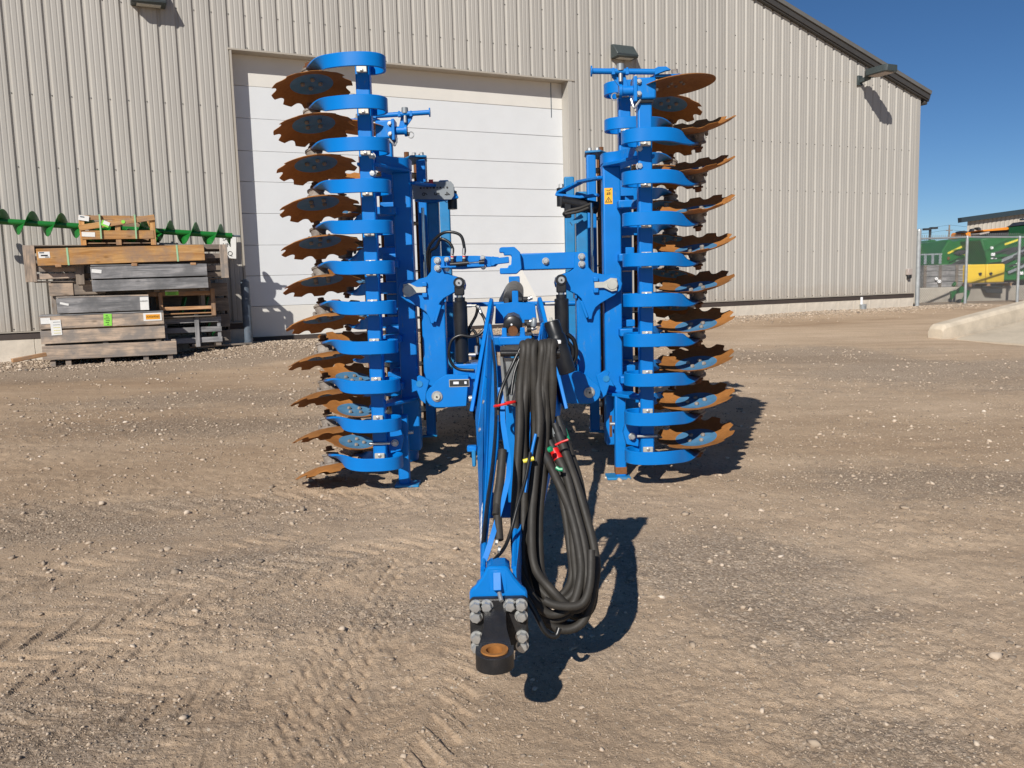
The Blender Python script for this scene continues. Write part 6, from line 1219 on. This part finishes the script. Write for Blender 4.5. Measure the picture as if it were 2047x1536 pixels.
# ---- hose rack, strap and the hanging hose bundle
def near(Y): return 2.68 + (Y - 3.1) * 0.281
def atn(x, y, Y): return at(x, y, near(Y))
RL, RR = at(1000, 707, 3.13), at(1120, 706, 3.13)
rk = MB().cyl(RL, RR, 0.0125, 14).build('hose_rack_bar', MT['black'], hw, bevel=.003); MB().add([RL + V((0, 0, 0.012)), RR + V((0, 0, 0.012)), RR + V((0, 0.07, 0.022)), RL + V((0, 0.07, 0.022)), RL + V((0, 0, 0.004)), RR + V((0, 0, 0.004)), RR + V((0, 0.07, 0.014)), RL + V((0, .07, 0.014))], [(0, 1, 2, 3), (7, 6, 5, 4), (0, 4, 5, 1), (1, 5, 6, 2), (2, 6, 7, 3), (3, 7, 4, 0)]).build('rack_top', MT['black'], rk)
mb = MB(); TT = [at(1004, 716, 3.15), at(1090, 716, 3.15), at(1082, 832, 3.20), at(1010, 806, 3.20)]
mb.add(TT + [p + V((0, .004, 0)) for p in TT], [(0, 1, 2, 3), (7, 6, 5, 4)] + [(i, (i + 1) % 4, 4 + (i + 1) % 4, 4 + i) for i in range(4)]); mb.build('rack_back_plate', MT['galv'], rk)
MB().bar(at(1003, 712, 3.135), at(1012, 810, 3.18), 0.010, 0.02).build('rack_leg', MT['galv'], rk); MB().bar(at(1014, 790, 3.14), at(1040, 735, 3.135), 0.012, 0.012, -Y_).build('rack_brace', MT['lampbody'], rk)
box('rack_post', (-0.005, 3.24, 0.88), (0.045, 0.045, 0.52), 'blue', .004, rk)
for x in (1068, 1096, 1112): MB().box(at(x, 684, 3.19), (0.035, 0.03, 0.014)).build('rack_tag', MT['white'], rk, bevel=.002)
strapm = [atn(1000, 775, 4.55), atn(1004, 815, 4.45), atn(1006, 850, 4.3), atn(1012, 890, 4.12), atn(1017, 925, 3.95), atn(1016, 955, 3.82), atn(1008, 990, 3.68), atn(997, 1030, 3.52), atn(985, 1070, 3.36), atn(974, 1105, 3.24), atn(968, 1122, 3.18)]
sm = smoothpath(strapm, 5); mb = MB(); P = []
for i, p in enumerate(sm):
    t = (sm[min(i + 1, len(sm) - 1)] - sm[max(i - 1, 0)]).normalized(); a = V((1, 0, 0)); a = (a - t * a.dot(t)).normalized(); nn = t.cross(a)
    for q, r in ((-1, -1), (1, -1), (1, 1), (-1, 1)): P.append(p + a * .009 * q + nn * .003 * r)
mb.add(P, [(i * 4 + j, i * 4 + (j + 1) % 4, i * 4 + 4 + (j + 1) % 4, i * 4 + 4 + j) for i in range(len(sm) - 1) for j in range(4)] + [(3, 2, 1, 0), tuple(4 * len(sm) - 4 + j for j in range(4))]); mb.build('hose_guide_strap', MT['blue'], hw, ang=30)
for px_, py_, Y0 in ((990, 1083, 3.34), (995, 1098, 3.28)): MB().cyl(atn(px_, py_, Y0), atn(px_ + 5, py_ + 1, Y0), 0.012, 8).build('bolt', MT['zinc'], hw)
c = atn(1007, 808, 4.42); MB().tube([c + V((0.038 * math.cos(a) + .004 * math.cos(2 * a), 0.035 * math.sin(a), 0.008 * math.cos(a + .4))) for a in [i * 2 * math.pi / 30 for i in range(30)]], [0.0046] * 30, 8, closed=True).build('red_cable_tie', MT['red'], hw)
hose([atn(1068, 678, 4.80), atn(1045, 690, 4.72), atn(1022, 735, 4.62), atn(1004, 775, 4.5), atn(997, 800, 4.45), atn(996, 830, 4.4)], 0.0065); hose([atn(1075, 682, 4.80), atn(1052, 692, 4.7), atn(1030, 740, 4.6), atn(1022, 790, 4.5)], 0.006)
hose([atn(1060, 905, 4.05), atn(1050, 960, 3.85), atn(1035, 1010, 3.66), atn(1022, 1060, 3.5), atn(1010, 1092, 3.36), atn(995, 1112, 3.22), atn(985, 1122, 3.12)], 0.0062)
hose([atn(1005, 900, 4.0), atn(1000, 960, 3.8), atn(994, 1010, 3.62), atn(998, 1080, 3.36)], 0.0155, 'rubber')
hose([atn(1003, 930, 3.9), atn(998, 980, 3.75), atn(990, 1030, 3.5)], 0.0115, 'rubber')
rs_ = random.Random(11)
# every hose: over the rack bar, down the drawbar flank, round near the ground and back up to its coupler
HOSES = [  # (px over bar, px at 940, px at 1140, lowest px,py, right px at 1100, px at 950, top px,py)
    (1046, 1033, 1034, 1100, 1228, 1158, 1112, 1092, 915), (1056, 1044, 1046, 1118, 1258, 1188, 1150, 1118, 872), (1063, 1050, 1028, 1082, 1205, 1140, 1112, 1098, 935), (1070, 1062, 1060, 1132, 1250, 1180, 1158, 1126, 866),
    (1083, 1068, 1070, 1145, 1218, 1170, 1128, 1110, 905), (1090, 1078, 1042, 1095, 1240, 1164, 1122, 1104, 920), (1098, 1086, 1078, 1120, 1200, 1148, 1135, 1114, 880), (1107, 1090, 1056, 1150, 1232, 1186, 1146, 1122, 858)]
for i, (b0, p1, p2, lx, ly, r1, r2, tx, ty) in enumerate(HOSES):
    j = lambda k=1: rs_.uniform(-4, 4) * k
    dY = (i % 4 - 1.5) * 0.028 + rs_.uniform(-0.008, 0.008)
    rr = 0.0158 if i not in (5, 2) else 0.0132
    pts = [at(b0 + 6, 712, 3.229), at(b0 + 2, 695, 3.183), at(b0, 688 + j(), 3.136), at(b0 - 2 + j(), 704, 3.110), at(b0 - 6 + j(), 770, 3.101), at((b0 + p1) / 2 - 1 + j(), 850, 3.066 + dY), at(p1 + j(), 940, 3.019 + dY), at((p1 + p2) / 2 - 2 + j(), 1040, 2.955 + dY), at(p2 + j(), 1130, 2.896 + dY), at((p2 + lx) / 2 - 8 + j(), ly - 38, 2.832 + dY), at(lx, ly, 2.820 + dY), at((lx + r1) / 2 + 14, ly - 18, 2.832 + dY), at(r1 + 3, 1150, 2.873 + dY), at(r1 - 2, 1090, 2.914 + dY), at((r1 + r2) / 2 + j(), 1015, 2.972 + dY), at(r2 + j(), 950, 3.025 + dY), at(tx, ty, 3.077 + dY)]
    for q in pts: q.z = max(q.z, gz(q.x, q.y) + rr + 0.006)
    h_ = MB().tube(smoothpath(pts, 7), rr, 12).build('hanging_hose', MT['rubber'], hw)
    tp_ = pts[-1]; t2 = (pts[-1] - pts[-2]).normalized(); MB().cyl(tp_, tp_ + t2 * 0.05, 0.0125, 12).build('coupler', MT['scale' if i % 3 == 0 else 'ink'], h_); MB().cyl(tp_ - t2 * 0.03, tp_ + t2 * 0.012, rr * 1.12, 12).build('coupler_band', MT[('ink', 'ink', 'ink', 'green_tag', 'red', 'ink', 'ink', 'ink')[i]], h_)
hose([atn(1000, 1125, 3.3), atn(1030, 1165, 3.22), atn(1065, 1215, 3.18), atn(1090, 1262, 3.12), atn(1110, 1272, 3.12), atn(1118, 1256, 3.16)], 0.010)
hose([atn(1088, 1200, 3.30), atn(1110, 1210, 3.27), atn(1150, 1212, 3.28), atn(1170, 1198, 3.32), atn(1180, 1160, 3.4), atn(1182, 1100, 3.55)], 0.0145, 'rubber', 'hanging_hose')
hose([at(1071, 868, 2.98), at(1063, 905, 2.96), at(1057, 945, 2.94), at(1051, 985, 2.92)], 0.0055, 'blue', 'blue_conduit', 5)
c = atn(1057, 918, 4.1); MB().cyl(c + V((-.02, -.02, -.004)), c + V((.018, -.02, .006)), 0.008, 10).build('yellow_tie', MT['myellow'], hw)
tag_ = [atn(1110, 890, 4.18), atn(1122, 884, 4.16), atn(1136, 879, 4.15)]; MB().tube(tag_, 0.004, 8).build('red_dust_cap_tether', MT['red'], hw)
MB().tube([atn(1112, 935, 4.05), atn(1118, 939, 4.03), atn(1125, 939, 4.02)], 0.007, 8).build('green_tie', MT['green_tag'], hw); MB().tube([atn(1097, 900, 4.15), atn(1103, 897, 4.13)], 0.010, 8).build('green_tie', MT['green_tag'], hw)
